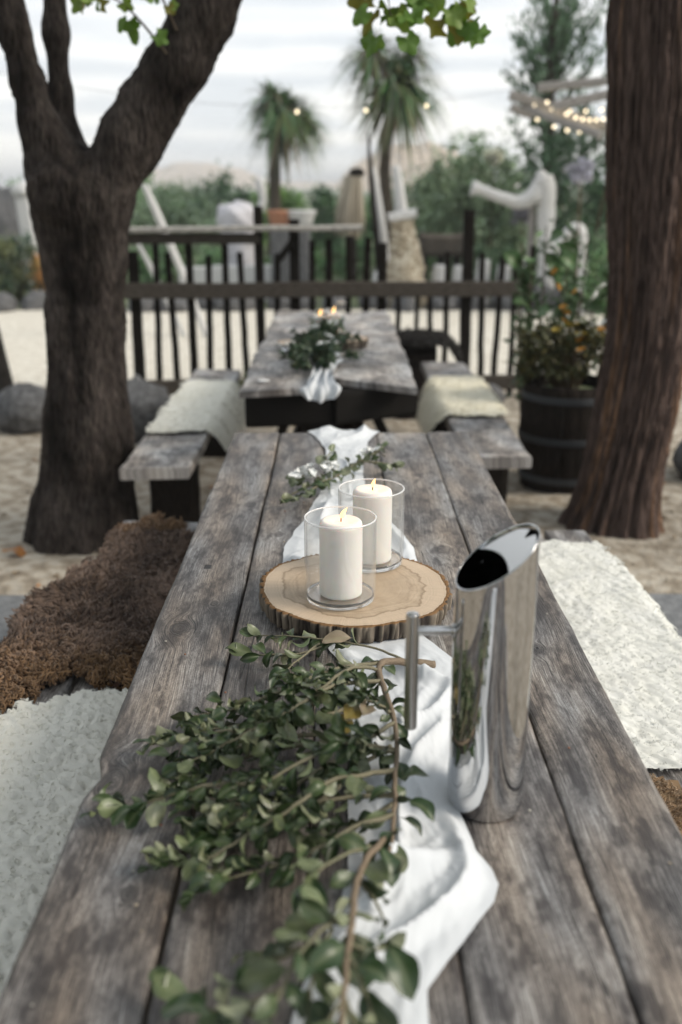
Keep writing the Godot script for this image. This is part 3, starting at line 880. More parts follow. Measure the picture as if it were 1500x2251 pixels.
# ------------------------------------------------------------------ the two trunks
func surface_net(caps: Array, cell: float, lo: Vector3, hi: Vector3, k: float) -> MB:
	var nx := int((hi.x - lo.x) / cell) + 2
	var ny := int((hi.y - lo.y) / cell) + 2
	var nzz := int((hi.z - lo.z) / cell) + 2
	var f := PackedFloat32Array()
	f.resize(nx * ny * nzz)
	f.fill(0.0)
	for cp in caps:
		var a: Vector4 = cp[0]
		var b: Vector4 = cp[1]
		var pa := Vector3(a.x, a.y, a.z)
		var pb := Vector3(b.x, b.y, b.z)
		var ba := pb - pa
		var l2 := maxf(ba.length_squared(), 1e-6)
		var r := maxf(a.w, b.w) + 4.5 * k
		var q0 := ((pa.min(pb) - Vector3.ONE * r) - lo) / cell
		var q1 := ((pa.max(pb) + Vector3.ONE * r) - lo) / cell
		for x in range(maxi(0, int(q0.x)), mini(nx, int(q1.x) + 2)):
			for y in range(maxi(0, int(q0.y)), mini(ny, int(q1.y) + 2)):
				for z in range(maxi(0, int(q0.z)), mini(nzz, int(q1.z) + 2)):
					var p := lo + Vector3(x, y, z) * cell
					var h := clampf((p - pa).dot(ba) / l2, 0.0, 1.0)
					var d := p.distance_to(pa + ba * h) - lerpf(a.w, b.w, h)
					if d < 4.5 * k: f[(x * ny + y) * nzz + z] += exp(-d / k)
	var mb := MB.new()
	var id := {}
	var sx := ny * nzz
	for x in nx - 1:
		for y in ny - 1:
			for z in nzz - 1:
				var at := x * sx + y * nzz + z
				var sum := 0
				for o in [0, 1, nzz, nzz + 1, sx, sx + 1, sx + nzz, sx + nzz + 1]:
					if f[at + o] > 1.0: sum += 1
				if sum == 0 or sum == 8: continue
				var acc := Vector3.ZERO
				var n := 0
				for e in [[0, 1, 0], [nzz, nzz + 1, 1], [sx, sx + 1, 2], [sx + nzz, sx + nzz + 1, 3], [0, nzz, 4], [1, nzz + 1, 5], [sx, sx + nzz, 6], [sx + 1, sx + nzz + 1, 7], [0, sx, 8], [1, sx + 1, 9], [nzz, sx + nzz, 10], [nzz + 1, sx + nzz + 1, 11]]:
					var va := -k * log(maxf(f[at + e[0]], 1e-4))
					var vb := -k * log(maxf(f[at + e[1]], 1e-4))
					if (va < 0.0) == (vb < 0.0): continue
					var t := va / (va - vb)
					var g: int = e[2]
					if g < 4: acc += Vector3(1.0 if g >= 2 else 0.0, 1.0 if g % 2 == 1 else 0.0, t)
					elif g < 8: acc += Vector3(1.0 if g >= 6 else 0.0, t, 1.0 if g % 2 == 1 else 0.0)
					else: acc += Vector3(t, 1.0 if g >= 10 else 0.0, 1.0 if g % 2 == 1 else 0.0)
					n += 1
				id[at] = mb.vert(lo + (Vector3(x, y, z) + acc / n) * cell)
	for at in id:
		for o in [[1, sx, nzz], [nzz, 1, sx], [sx, nzz, 1]]:
			var s0: bool = f[at] > 1.0
			var s1: bool = f[at + o[0]] > 1.0
			if s0 == s1: continue
			var b: int = at - o[1]
			var c: int = at - o[2]
			var d: int = at - o[1] - o[2]
			if not (id.has(b) and id.has(c) and id.has(d)): continue
			if s0: mb.quad(id[at], id[c], id[d], id[b])
			else: mb.quad(id[at], id[b], id[d], id[c])
	return mb

func chain(list: Array) -> Array:
	var o := []
	for i in list.size() - 1: o.append([list[i], list[i + 1]])
	return o

func hanging_spray(parent: Node, from: Vector3, to: Vector3, n: int, size: float, meshes: Array, spread: float) -> void:
	var mb := MB.new()
	var mid := from.lerp(to, 0.5) + Vector3(0, 0.05, 0)
	tube(mb, curve(with_r([from, mid, to], 0.006, 0.002), 5), 5, Color(0.12, 0.09, 0.06))
	var tw := obj("twig", mb.mesh(1), M.stem, parent)
	for i in n:
		var q := 1.0 - 0.8 * pow(rng.randf(), 1.6)
		var p := from.lerp(to, q) + Vector3(0, 0.2 * q * (1 - q), 0)
		var d := (rand_dir() + Vector3(0, -0.8, 0)).normalized()
		var o := obj("leaf", meshes[i % meshes.size()], M.leaf_soft, tw)
		o.transform = leaf_at(p + d * rr(0.0, spread), d, size * rr(0.7, 1.2), Vector3(0, 0.3, 1), 0.8)

func trees() -> void:
	# left tree: one skin over trunk, fork and three limbs
	var trunk := [Vector4(-1.154, -0.06, -4.25, 0.235), Vector4(-1.134, 0.11, -4.25, 0.20), Vector4(-1.088, 0.485, -4.25, 0.172), Vector4(-1.058, 0.976, -4.25, 0.142), Vector4(-1.048, 1.237, -4.25, 0.156), Vector4(-1.05, 1.43, -4.25, 0.165)]
	var limb_l := [trunk[5], Vector4(-1.125, 1.57, -4.23, 0.10), Vector4(-1.165, 1.729, -4.22, 0.074), Vector4(-1.203, 1.896, -4.22, 0.058), Vector4(-1.237, 2.09, -4.22, 0.06), Vector4(-1.29, 2.5, -4.22, 0.055)]
	var limb_c := [trunk[5], Vector4(-1.105, 1.66, -4.36, 0.055), Vector4(-1.122, 1.863, -4.38, 0.037), Vector4(-1.126, 2.09, -4.39, 0.044), Vector4(-1.10, 2.5, -4.4, 0.045)]
	var limb_r := [trunk[5], Vector4(-0.965, 1.47, -4.25, 0.10), Vector4(-0.838, 1.67, -4.25, 0.118), Vector4(-0.737, 1.813, -4.25, 0.108), Vector4(-0.628, 1.961, -4.25, 0.108), Vector4(-0.516, 2.146, -4.25, 0.112), Vector4(-0.33, 2.5, -4.25, 0.105)]
	var caps := chain(trunk) + chain(limb_l) + chain(limb_c) + chain(limb_r)
	for k in 7:
		var a := k * 0.9 + 0.3
		caps.append([Vector4(-1.14 + cos(a) * 0.12, 0.14, -4.25 + sin(a) * 0.12, 0.08), Vector4(-1.14 + cos(a) * 0.22, -0.07, -4.25 + sin(a) * 0.22, 0.06)])
	for k in 9:
		var a := k * TAU / 9.0
		caps.append([Vector4(-1.098 + cos(a) * 0.052, 1.485 + sin(a) * 0.052, -4.068, 0.026), Vector4(-1.098 + cos(a + 0.7) * 0.052, 1.485 + sin(a + 0.7) * 0.052, -4.068, 0.026)])
	var t := thing("forked_tree", "large dark forked tree standing left of the table", "tree", Vector3(-1.15, 0, -4.25))
	var mb := surface_net(caps, 0.0155, Vector3(-1.65, -0.12, -4.75), Vector3(-0.1, 2.45, -3.85), 0.022)
	for i in mb.v.size():
		var p := mb.v[i]
		var out := Vector3(p.x + 1.06, 0, p.z + 4.25).normalized()
		p += out * (0.013 * (1.0 - 2.2 * absf(nz.get_noise_3d(p.x * 150.0, p.y * 26.0, p.z * 150.0))) + 0.018 * nz.get_noise_3d(p.x * 40.0, p.y * 16.0, p.z * 40.0))
		mb.v[i] = p
		var k := 0.85 + 0.9 * nz.get_noise_3d(p.x * 40.0, p.y * 12.0, p.z * 40.0) + 0.5 * nz.get_noise_3d(p.x * 130.0, p.y * 22.0, p.z * 130.0)
		mb.c[i] = Color(0.108, 0.089, 0.079) * k
	obj("trunk", mb.mesh(1), M.bark, t).position = -t.position
	# the limbs go on above the picture into the crown
	var up := MB.new()
	var ends := []
	for s in [[Vector4(-1.27, 2.38, -4.22, 0.058), Vector3(-2.1, 3.9, -4.3)], [Vector4(-1.11, 2.38, -4.39, 0.046), Vector3(-1.0, 4.2, -5.4)], [Vector4(-0.39, 2.38, -4.25, 0.108), Vector3(0.5, 4.0, -4.0)]]:
		var a: Vector4 = s[0]
		var e: Vector3 = s[1]
		var m := Vector3(a.x, a.y, a.z).lerp(e, 0.5) + Vector3(0, 0.2, 0)
		tube(up, curve([a, Vector4(m.x, m.y, m.z, a.w * 0.8), Vector4(e.x, e.y, e.z, 0.03)], 6), 12, Color(0.098, 0.083, 0.075), 0.2)
		for k in 5:
			var d := e + Vector3(rr(-1.2, 1.2), rr(-0.3, 0.9), rr(-1.2, 1.2))
			tube(up, curve(with_r([m.lerp(e, rr(0.2, 1.0)), e.lerp(d, 0.5) + Vector3(0, 0.15, 0), d], 0.03, 0.008), 4), 6, Color(0.098, 0.083, 0.075))
			ends.append(d)
	obj("limb", up.mesh(1), M.bark, t).position = -t.position
	var at := []
	var cc := []
	for e in ends:
		for i in 150:
			var p: Vector3 = e + Vector3(rng.randfn(), rng.randfn() * 0.6, rng.randfn()) * 0.42
			if p.y < 3.0: continue
			at.append(leaf_at(p - t.position, rand_dir(), rr(0.7, 1.3)))
			cc.append(Color(0.085, 0.13, 0.04) * rr(0.6, 1.4))
	scatter("crown", small_leaf(0.12, 0.09), M.foliage, at, cc, t)
	var lv := []
	for k in 4: lv.append(lobed_leaf(0.085, [Color(0.15, 0.27, 0.05), Color(0.21, 0.31, 0.06), Color(0.12, 0.22, 0.04), Color(0.26, 0.24, 0.05)][k], k))
	hanging_spray(t, Vector3(-0.64, 1.98, -4.1) - t.position, Vector3(-0.90, 2.18, -3.95) - t.position, 12, 0.75, lv, 0.05)
	hanging_spray(t, Vector3(-0.60, 2.06, -4.1) - t.position, Vector3(-0.70, 2.2, -3.95) - t.position, 4, 0.7, lv, 0.02)
	hanging_spray(t, Vector3(0.05, 2.75, -3.7) - t.position, Vector3(0.17, 2.02, -3.5) - t.position, 34, 1.0, lv, 0.12)
	hanging_spray(t, Vector3(0.3, 2.6, -3.7) - t.position, Vector3(0.33, 2.06, -3.5) - t.position, 26, 1.0, lv, 0.12)
	hanging_spray(t, Vector3(0.15, 2.3, -3.7) - t.position, Vector3(0.45, 2.06, -3.55) - t.position, 14, 0.9, lv, 0.08)
	# right tree: straight reddish trunk with shaggy bark
	var r := thing("red_bark_tree", "thick leaning trunk with shaggy reddish bark at the right", "tree", Vector3(1.28, 0, -4.43))
	var prof := curve([Vector4(1.275, -0.06, -4.43, 0.26), Vector4(1.283, 0.03, -4.43, 0.215), Vector4(1.302, 0.17, -4.43, 0.185), Vector4(1.322, 0.34, -4.43, 0.176), Vector4(1.345, 0.545, -4.43, 0.175), Vector4(1.366, 0.853, -4.43, 0.172), Vector4(1.362, 1.148, -4.43, 0.174), Vector4(1.335, 1.523, -4.43, 0.185), Vector4(1.315, 1.879, -4.43, 0.188), Vector4(1.29, 2.25, -4.43, 0.185), Vector4(1.3, 3.4, -4.43, 0.16), Vector4(1.4, 5.0, -4.43, 0.09)], 24)
	mb = MB.new()
	var ns := 168
	for i in prof.size():
		var q: Vector4 = prof[i]
		for j in ns:
			var a := TAU * j / ns
			var aa := a + q.y * 0.16 + 0.10 * nz.get_noise_2d(q.y * 9.0, a * 8.0)
			var cx := cos(aa)
			var sx := sin(aa)
			var low := exp(-maxf(q.y, 0.0) * 6.0)
			var plate := nz.get_noise_3d(cx * 60.0, q.y * 7.0, sx * 60.0)
			var fibre := nz.get_noise_3d(cx * 150.0, q.y * 11.0, sx * 150.0)
			var rad := q.w * (1.0 + (0.06 + 0.12 * low) * nz.get_noise_3d(cx * 14.0, q.y * 3.0, sx * 14.0) * 1.6 + 0.085 * (0.7 - absf(plate) * 2.4) + 0.07 * fibre)
			var strip := sstep(0.16, 0.5, nz.get_noise_3d(cx * 34.0 + 40.0, q.y * 5.0, sx * 34.0)) * sstep(-0.35, 0.25, fibre + 0.4 * plate)
			var col := Color(0.19, 0.135, 0.115).lerp(Color(0.38, 0.22, 0.13), strip * 0.85)
			col = col * (0.85 + 0.9 * fibre + 0.4 * plate)
			mb.vert(Vector3(q.x + cos(a) * rad, q.y, q.z + sin(a) * rad) - r.position, Vector2(float(j) / ns, q.y), col)
	mb.lattice(0, prof.size(), ns, true)
	obj("trunk", mb.mesh(1), M.bark_red, r)
	at = []
	cc = []
	for k in 16:
		var e := Vector3(0.35 + rr(-1.3, 1.5), rr(3.3, 5.2), rr(-1.4, 1.3))
		for i in 170:
			at.append(leaf_at(e + Vector3(rng.randfn(), rng.randfn() * 0.6, rng.randfn()) * 0.33, rand_dir(), rr(0.7, 1.3)))
			cc.append(Color(0.04, 0.075, 0.035) * rr(0.6, 1.4))
	scatter("crown", small_leaf(0.10, 0.05), M.foliage, at, cc, r)
	# trees, added hedge and added shade tree on the photographer's side
	for k in 2:
		var p: Vector3 = [Vector3(-0.6, 0, 6.4), Vector3(3.6, 0, 7.5)][k]
		bush("garden_tree", ["dark leafy tree straight behind the viewer", "dark leafy tree behind the viewer to the right"][k], "tree", p, Vector3(1.5, 1.5, 1.2), [Color(0.012, 0.02, 0.01), Color(0.018, 0.03, 0.014)], 150, 70, 0.11, 0.28)
	bush("added_hedge", "tall dark hedge added left of the tables outside the picture for the pitcher reflection", "hedge", Vector3(-5.2, 0, -2.0), Vector3(0.9, 1.35, 3.0), [Color(0.012, 0.02, 0.01), Color(0.02, 0.03, 0.014)], 220, 80, 0.11, 0.26)  # hedge added out of view as the dark mass mirrored in the pitcher
	var sh := thing("added_shade_tree", "added unseen leafy tree behind the viewer to the left shading the left bench", "tree", Vector3(-2.9, 0, 1.6))  # added out of view so that its crown shades the left bench
	mb = MB.new()
	tube(mb, curve([Vector4(0, -0.1, 0, 0.22), Vector4(0.05, 1.2, 0, 0.17), Vector4(0.3, 2.4, -0.3, 0.13), Vector4(0.9, 3.1, -1.3, 0.06)], 8), 16, Color(0.09, 0.075, 0.065), 0.2)
	for k in 6:
		var a := k * 1.05
		tube(mb, curve(with_r([Vector3(0.3, 2.4, -0.3), Vector3(0.6 + cos(a) * 0.6, 2.85, -0.8 + sin(a) * 0.6), Vector3(1.1 + cos(a) * 1.4, 3.1, -1.8 + sin(a) * 1.6)], 0.08, 0.015), 5), 8, Color(0.09, 0.075, 0.065), 0.2)
	obj("trunk", mb.mesh(1), M.bark, sh)
	var cs := clumps(Vector3(1.2, 3.0, -2.1), Vector3(1.7, 0.55, 2.2), 130, 90, 0.24, [Color(0.045, 0.075, 0.025), Color(0.06, 0.09, 0.03)], 0.7, 1.3)
	scatter("crown", small_leaf(0.12, 0.09), M.foliage, cs[0], cs[1], sh)

func lobed_leaf(s: float, col: Color, sd: int) -> ArrayMesh:
	var mb := MB.new()
	var n := 22
	var cen := mb.vert(Vector3(s * 0.45, 0, 0), Vector2.ZERO, col)
	for i in n:
		var a := TAU * i / n
		var rad := s * (0.5 + 0.09 * cos(a * 5.0) + 0.05 * sin(a * 3.0 + sd)) * (0.55 if absf(a - PI) < 0.3 else 1.0)
		var p := Vector3(s * 0.45 + cos(a) * rad, 0, sin(a) * rad)
		p.y = 0.15 * absf(p.z) + 0.1 * s * sin(a * 4.0 + sd) - p.x * p.x * 2.0
		mb.vert(p, Vector2.ZERO, col)
	for i in n: mb.tri(cen, cen + 1 + i, cen + 1 + (i + 1) % n)
	return mb.mesh(2)

# ------------------------------------------------------------------ tables and benches
func weathered_boards() -> Array:
	var w := 1280
	var h := 2048
	var col := PackedByteArray()
	var hei := PackedByteArray()
	col.resize(w * h * 3)
	hei.resize(w * h)
	var n1 := noise(1.0, 2, 101)
	var n2 := noise(1.0, 1, 102)
	var n3 := noise(1.0, 3, 103)
	var n4 := noise(1.0, 2, 104)
	var cd := lin(0.050, 0.044, 0.041)
	var cm := lin(0.18, 0.158, 0.142)
	var cl := lin(0.46, 0.44, 0.41)
	# knots: board, x across (m), y along from the near end (m), radius
	var knots := [[0, 0.049, 1.99, 0.022], [0, 0.03, 1.50, 0.03], [0, 0.10, 1.28, 0.012], [0, 0.12, 2.72, 0.016], [1, 0.05, 2.5, 0.014], [1, 0.09, 0.95, 0.016], [2, 0.06, 1.75, 0.015], [3, 0.07, 1.05, 0.012], [3, 0.1, 2.4, 0.02], [4, 0.06, 1.9, 0.014], [4, 0.1, 0.8, 0.015], [0, 0.1, 2.1, 0.010]]
	for b in 5:
		var off := b * 13.7
		var tone: float = [0.0, -0.04, -0.06, 0.05, -0.03][b]
		for py in h:
			var Y := 3.49 * py / h
			var near := []
			for k in knots:
				if k[0] == b and absf(Y - k[2]) < k[3] * 6.0: near.append(k)
			var nl := n2.get_noise_2d(Y * 1.7, off) * 0.010
			for px in 256:
				var X := 0.15 * px / 256.0
				var g := X + nl + n2.get_noise_2d(X * 7.0 + off, Y * 1.3) * 0.007
				var inside := 0.0
				for k in near:
					var dx: float = X - k[1]
					var dy: float = (Y - k[2]) * 0.62
					var q: float = sqrt(dx * dx + dy * dy) / k[3]
					if q < 3.2:
						var wv := 1.0 - smoothstep(0.7, 2.6, q)
						g = lerpf(g, k[1] + q * k[3] * 0.8, wv * 0.9)
						inside = maxf(inside, 1.0 - smoothstep(0.5, 1.15, q))
				var fine := n1.get_noise_2d(g * 520.0 + off, Y * 7.0)
				var mid := n1.get_noise_2d(g * 130.0 + off * 3.0, Y * 1.4)
				var broad := n3.get_noise_2d(X * 9.0 + off, Y * 2.6)
				var stain := n3.get_noise_2d(X * 24.0 - off, Y * 9.0 + off)
				var mott := n3.get_noise_2d(X * 85.0 + off, Y * 36.0)
				var hairy := n2.get_noise_2d(g * 1100.0 + off, Y * 16.0)
				var spec := n4.get_noise_2d(X * 260.0, Y * 190.0 + off)
				var t := 0.44 + tone + 0.38 * fine + 0.17 * mid + 0.36 * broad + 0.20 * spec + 0.26 * hairy + 0.16 * mott - 0.25 * inside
				var c: Color
				if t < 0.45: c = cd.lerp(cm, clampf(t / 0.45, 0.0, 1.0))
				else: c = cm.lerp(cl, clampf((t - 0.45) / 0.6, 0.0, 1.0))
				var m := smoothstep(0.0, 0.62, stain - 0.35 * broad + 0.30 * fine + 0.2 * hairy - 0.25 * mott)
				c = c.lerp(Color(0.20, 0.18, 0.175), m * 0.70)
				# brown and violet casts in patches
				var hue := n2.get_noise_2d(X * 12.0 + off * 2.0, Y * 3.0 + 40.0)
				c.r *= 1.0 + 0.05 * hue
				c.b *= 1.0 - 0.06 * hue
				var cr := absf(n2.get_noise_2d(g * 55.0 + off * 5.0, Y * 0.55))
				var open := smoothstep(0.1, 0.45, n2.get_noise_2d(X * 20.0 + 70.0, Y * 1.3 + off))
				var crack := (1.0 - smoothstep(0.006, 0.03, cr)) * open
				var hair := absf(n2.get_noise_2d(g * 150.0 + off * 9.0, Y * 1.1 + 30.0))
				crack = maxf(crack, (1.0 - smoothstep(0.01, 0.06, hair)) * smoothstep(-0.15, 0.35, n2.get_noise_2d(X * 30.0 + 10.0, Y * 2.3 - off)) * 0.75)
				if b == 0 and absf(X - 0.061) < 0.008 and absf(Y - 2.294) < 0.012: crack = 1.3
				if inside > 0.3: crack = maxf(crack, (1.0 - smoothstep(0.0, 0.10, absf(fmod(inside * 3.0, 1.0) - 0.5))) * 0.8)
				c = c.lerp(Color(0.07, 0.06, 0.055), minf(crack, 1.0) * 0.85)
				var i := py * w + b * 256 + px
				col[i * 3] = int(clampf(c.r, 0, 1) * 255.0)
				col[i * 3 + 1] = int(clampf(c.g, 0, 1) * 255.0)
				col[i * 3 + 2] = int(clampf(c.b, 0, 1) * 255.0)
				hei[i] = int(clampf(0.6 + 0.22 * fine + 0.12 * mid + 0.12 * hairy - 0.6 * crack + 0.05 * spec, 0.0, 1.0) * 255.0)
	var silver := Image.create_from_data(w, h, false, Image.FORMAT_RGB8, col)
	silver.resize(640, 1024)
	silver.adjust_bcs(1.30, 1.05, 0.55)  # lightened grey copy: pale benches, and painted sky sheen on the far table
	M.pale_sheen_boards = ImageTexture.create_from_image(silver)
	return [ImageTexture.create_from_image(Image.create_from_data(w, h, false, Image.FORMAT_RGB8, col)), ImageTexture.create_from_image(Image.create_from_data(w, h, false, Image.FORMAT_L8, hei))]

func board_materials() -> void:
	var tx := weathered_boards()
	M.table = mat(Color.WHITE, 0.50)
	M.silver = mat(Color.WHITE, 0.60)
	M.table.albedo_texture = tx[0]
	M.silver.albedo_texture = M.pale_sheen_boards
	for m in [M.table, M.silver]:
		m.heightmap_enabled = true
		m.heightmap_texture = tx[1]
		m.heightmap_scale = 0.22

func near_table() -> void:
	var m: StandardMaterial3D = M.table
	var t := thing("picnic_table", "long weathered grey plank table in the foreground with wide board gaps", "table", Vector3(0.047, 0, -1.4))
	var xs := [-0.331, -0.184, -0.034, 0.1245, 0.288, 0.423]
	for k in 5:
		var gap: float = [0.0028, 0.0026, 0.0009, 0.0017, 0.0009][k]
		obj("board", plank(xs[k] + (gap if k else 0.0), xs[k + 1] - (gap if k < 4 else 0.0), 0.75 + [0.0, -0.001, 0.0005, -0.0005, 0.0][k], 0.042, 0.35, -3.14 + [0.0, 0.006, -0.004, 0.003, -0.005][k], 150, k + 1.0, 0.0016, 0.0, Rect2(k * 0.2, 0, 0.2, 1), Vector4(-1.165, 0.014, 0, 0.03) if k == 0 else Vector4.ZERO), m, t).position = -t.position
	for z in [-0.2, -1.35, -2.7]:
		obj("batten", beam(Vector3(-0.29, 0.668, z), Vector3(0.385, 0.668, z), 0.09, 0.075, z, 0.002), M.dark_wood, t).position = -t.position
	for z in [-0.2, -2.7]:
		for s in [-1, 1]:
			obj("leg", beam(Vector3(0.047 + s * 0.24, 0.63, z - 0.08), Vector3(0.047 + s * 0.31, -0.02, z - 0.08), 0.09, 0.06, s, 0.002), M.dark_wood, t).position = -t.position
	obj("stretcher", beam(Vector3(0.047, 0.3, -0.3), Vector3(0.047, 0.3, -2.75), 0.06, 0.1, 2.0, 0.002), M.dark_wood, t).position = -t.position

func far_table() -> void:
	var t := thing("slab_table", "rustic slab table beyond the near table with a thick dark front edge", "table", Vector3(-0.03, 0, -5.1))
	var off := -t.position
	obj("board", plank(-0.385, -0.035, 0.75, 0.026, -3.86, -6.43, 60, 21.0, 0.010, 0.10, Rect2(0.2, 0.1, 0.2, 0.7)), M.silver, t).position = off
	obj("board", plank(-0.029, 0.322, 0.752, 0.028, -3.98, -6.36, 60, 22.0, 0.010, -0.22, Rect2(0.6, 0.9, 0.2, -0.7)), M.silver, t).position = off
	obj("apron", beam(Vector3(-0.37, 0.655, -3.93), Vector3(-0.03, 0.655, -3.97), 0.09, 0.134, 3.0, 0.004), M.near_black, t).position = off
	obj("apron", beam(Vector3(-0.025, 0.657, -3.95), Vector3(0.31, 0.657, -4.14), 0.09, 0.13, 3.5, 0.004), M.near_black, t).position = off
	obj("apron", beam(Vector3(-0.38, 0.66, -6.1), Vector3(0.27, 0.66, -6.1), 0.06, 0.118, 4.0, 0.004), M.dark_wood, t).position = off
	obj("side_rail", beam(Vector3(-0.31, 0.66, -4.1), Vector3(-0.36, 0.66, -6.05), 0.05, 0.11, 5.0, 0.004), M.dark_wood, t).position = off
	obj("side_rail", beam(Vector3(0.26, 0.66, -4.25), Vector3(0.24, 0.66, -6.05), 0.05, 0.11, 6.0, 0.004), M.dark_wood, t).position = off
	for z in [-4.25, -5.95]:
		for s in [-1, 1]:
			obj("leg", beam(Vector3(-0.03 + s * 0.10, 0.55, z), Vector3(-0.03 + s * 0.36, -0.03, z), 0.16, 0.055, s + z, 0.004), M.dark_wood, t).position = off
		obj("panel", beam(Vector3(-0.03, 0.55, z - 0.05), Vector3(-0.03, -0.03, z - 0.05), 0.22, 0.05, z, 0.004), M.dark_wood, t).position = off
	# its runner end, garland, wood slices and candles
	var cl := MB.new()
	var n := 40
	for i in n + 1:
		for j in 17:
			var q := float(i) / n
			var s := float(j) / 16.0
			var drop := maxf(0.0, q - 0.72) / 0.28
			var w := 0.055 + 0.015 * sin(q * 9.0) + 0.012 * sin(drop * 3.0)
			var z := lerpf(-4.75, -3.845, minf(q / 0.72, 1.0)) + 0.035 * sin(drop * 1.5)
			var fold := 0.012 * sin(s * 17.0 + q * 5.0) + 0.008 * sin(s * 31.0 - q * 9.0)
			cl.vert(Vector3(-0.055 + (s - 0.5) * 2.0 * w + 0.01 * sin(q * 7.0) - 0.02 * drop, 0.772 + fold * (1.0 - drop) - 0.045 * drop * drop - 0.02 * drop * (1.0 - absf(s - 0.5) * 2.0), z + fold * drop * 1.3))
	cl.lattice(0, n + 1, 17)
	tag(obj("table_runner", cl.mesh(2), M.cloth), "bunched white cloth end hanging over the far table's front edge", "table runner")
	var bc := MB.new()
	for i in 13:
		for j in 9:
			var q := i / 12.0
			var s := j / 8.0
			bc.vert(Vector3(-0.24 + q * 0.24 + (s - 0.5) * 0.10, 0.762 + 0.016 * absf(sin(q * 11.0 + s * 7.0)), -4.7 - q * 0.8 - (s - 0.5) * 0.1))
	bc.lattice(0, 13, 9)
	tag(obj("table_runner", bc.mesh(2), M.cloth), "white cloth lying on the far table behind its greenery", "table runner")
	wood_slice(Vector3(-0.185, 0.757, -4.85), 0.105, 0.03, "smaller pale wood slice left of the far table's greenery", 5.0, 120)
	wood_slice(Vector3(0.025, 0.757, -4.95), 0.125, 0.035, "pale wood slice right of the far table's greenery", 9.0, 120)
	candle(Vector3(-0.088, 0.795, -5.02), 0.032, 0.10, "left short lit candle on the far table among greenery", Vector3(0, 0, 0), 1.5)
	candle(Vector3(-0.022, 0.795, -5.12), 0.036, 0.10, "right short lit candle on the far table among greenery", Vector3(0, 0, 0), 1.5)
	tag(obj("lantern_block", beam(Vector3(-0.055, 0.757, -5.07), Vector3(-0.055, 0.793, -5.07), 0.17, 0.13, 2.0, 0.0), M.pale_wood), "pale wooden riser under the two candles on the far table", "riser")
	var g := thing("garland", "leafy garland with small white flowers down the far table", "garland", Vector3(-0.1, 0.757, -4.6))
	var at := []
	var cc := []
	var sm := MB.new()
	for i in 90:
		var q := rng.randf()
		var z := lerpf(0.50, -0.75, q)
		var wd := lerpf(0.14, 0.05, q)
		var p := Vector3(lerpf(-0.01, 0.06, q) + rng.randfn() * wd * 0.5, rr(0.02, 0.10), z)
		var d := (Vector3(rng.randfn() * 0.8, rr(0.0, 0.7), rng.randfn() * 0.7 + 0.4)).normalized()
		tube(sm, curve(with_r([Vector3(p.x * 0.5, 0.015, p.z - 0.04), p, p + d * 0.05], 0.003, 0.001), 3), 4, Color(0.1, 0.1, 0.05))
		for k in 16:
			at.append(leaf_at(p + d * rr(-0.03, 0.06), d + rand_dir() * 0.9, rr(0.7, 1.3)))
			cc.append((Color(0.04, 0.075, 0.04) if rng.randf() < 0.7 else Color(0.12, 0.15, 0.09)) * rr(0.6, 1.4))
	obj("stem", sm.mesh(1), M.twig, g)
	scatter("foliage", small_leaf(0.035, 0.02), M.foliage, at, cc, g)
	var fl := flower_mesh(0.027)
	for p in [Vector3(-0.03, 0.12, 0.06), Vector3(0.0, 0.13, 0.02), Vector3(0.04, 0.10, 0.32), Vector3(0.085, 0.11, 0.36), Vector3(-0.12, 0.07, 0.2), Vector3(-0.16, 0.06, 0.14), Vector3(-0.10, 0.07, 0.13), Vector3(-0.02, 0.14, -0.18), Vector3(0.02, 0.13, -0.3), Vector3(0.08, 0.12, -0.22), Vector3(0.05, 0.15, -0.42), Vector3(0.10, 0.12, -0.5), Vector3(0.12, 0.17, -0.6), Vector3(0.06, 0.10, 0.10)]:
		var o := obj("flower", fl, M.petal, g)
		o.position = p
		o.rotation = Vector3(rr(-0.6, 0.6), rr(0, 6), rr(-0.6, 0.6))
	var bw := obj("fallen_petal", boulder(Vector3(0.025, 0.006, 0.015), 3.0), M.litter)
	bw.position = Vector3(-0.30, 0.757, -4.0)
	tag(bw, "small yellowish dry leaf on the far table's front left corner", "leaf")

func flower_mesh(r: float) -> ArrayMesh:
	var mb := MB.new()
	for k in 9:
		var a := TAU * k / 9.0
		var ring := 1.0 if k % 2 == 0 else 0.7
		var d := Vector3(cos(a), 0, sin(a))
		var s := Vector3(-sin(a), 0, cos(a))
		var at := mb.v.size()
		for i in 5:
			var q := i / 4.0
			var w := r * 0.42 * sin(PI * clampf(q * 0.85 + 0.1, 0, 1))
			for j in 3:
				mb.vert(d * r * q * ring + s * w * (j - 1) + Vector3.UP * r * (0.55 * q * q * (1.6 - ring) + 0.12 * absf(j - 1.0) + 0.1))
		mb.lattice(at, 5, 3)
	return mb.mesh(2)

func bench(called: String, label: String, boards: Array, y: float, z0: float, z1: float, m: Material, legs: Array) -> void:
	var mid: float = (boards[0][0] + boards[-1][1]) * 0.5
	var t := thing(called, label, "bench", Vector3(mid, 0, (z0 + z1) * 0.5))
	for b in boards:
		obj("board", plank(b[0], b[1], y, 0.05, z0, z1 + rr(-0.02, 0.02), 40, b[0] * 10.0, 0.004, rr(-0.03, 0.03), Rect2(0.2 * (rng.randi() % 5), 0, 0.2, 0.9)), m, t).position = -t.position
	for z in legs:
		obj("leg", beam(Vector3(mid, y - 0.052, z), Vector3(mid, -0.03, z), absf(boards[-1][1] - boards[0][0]) * 0.75, 0.13, z, 0.006), M.dark_wood, t).position = -t.position

func inside_poly(poly: PackedVector2Array, x: float, z: float, jag: float) -> bool:
	var p := Vector2(x + jag * nz.get_noise_2d(x * 160.0, z * 160.0), z + jag * nz.get_noise_2d(x * 160.0 + 300.0, z * 160.0))
	return Geometry2D.is_point_in_polygon(p, poly)

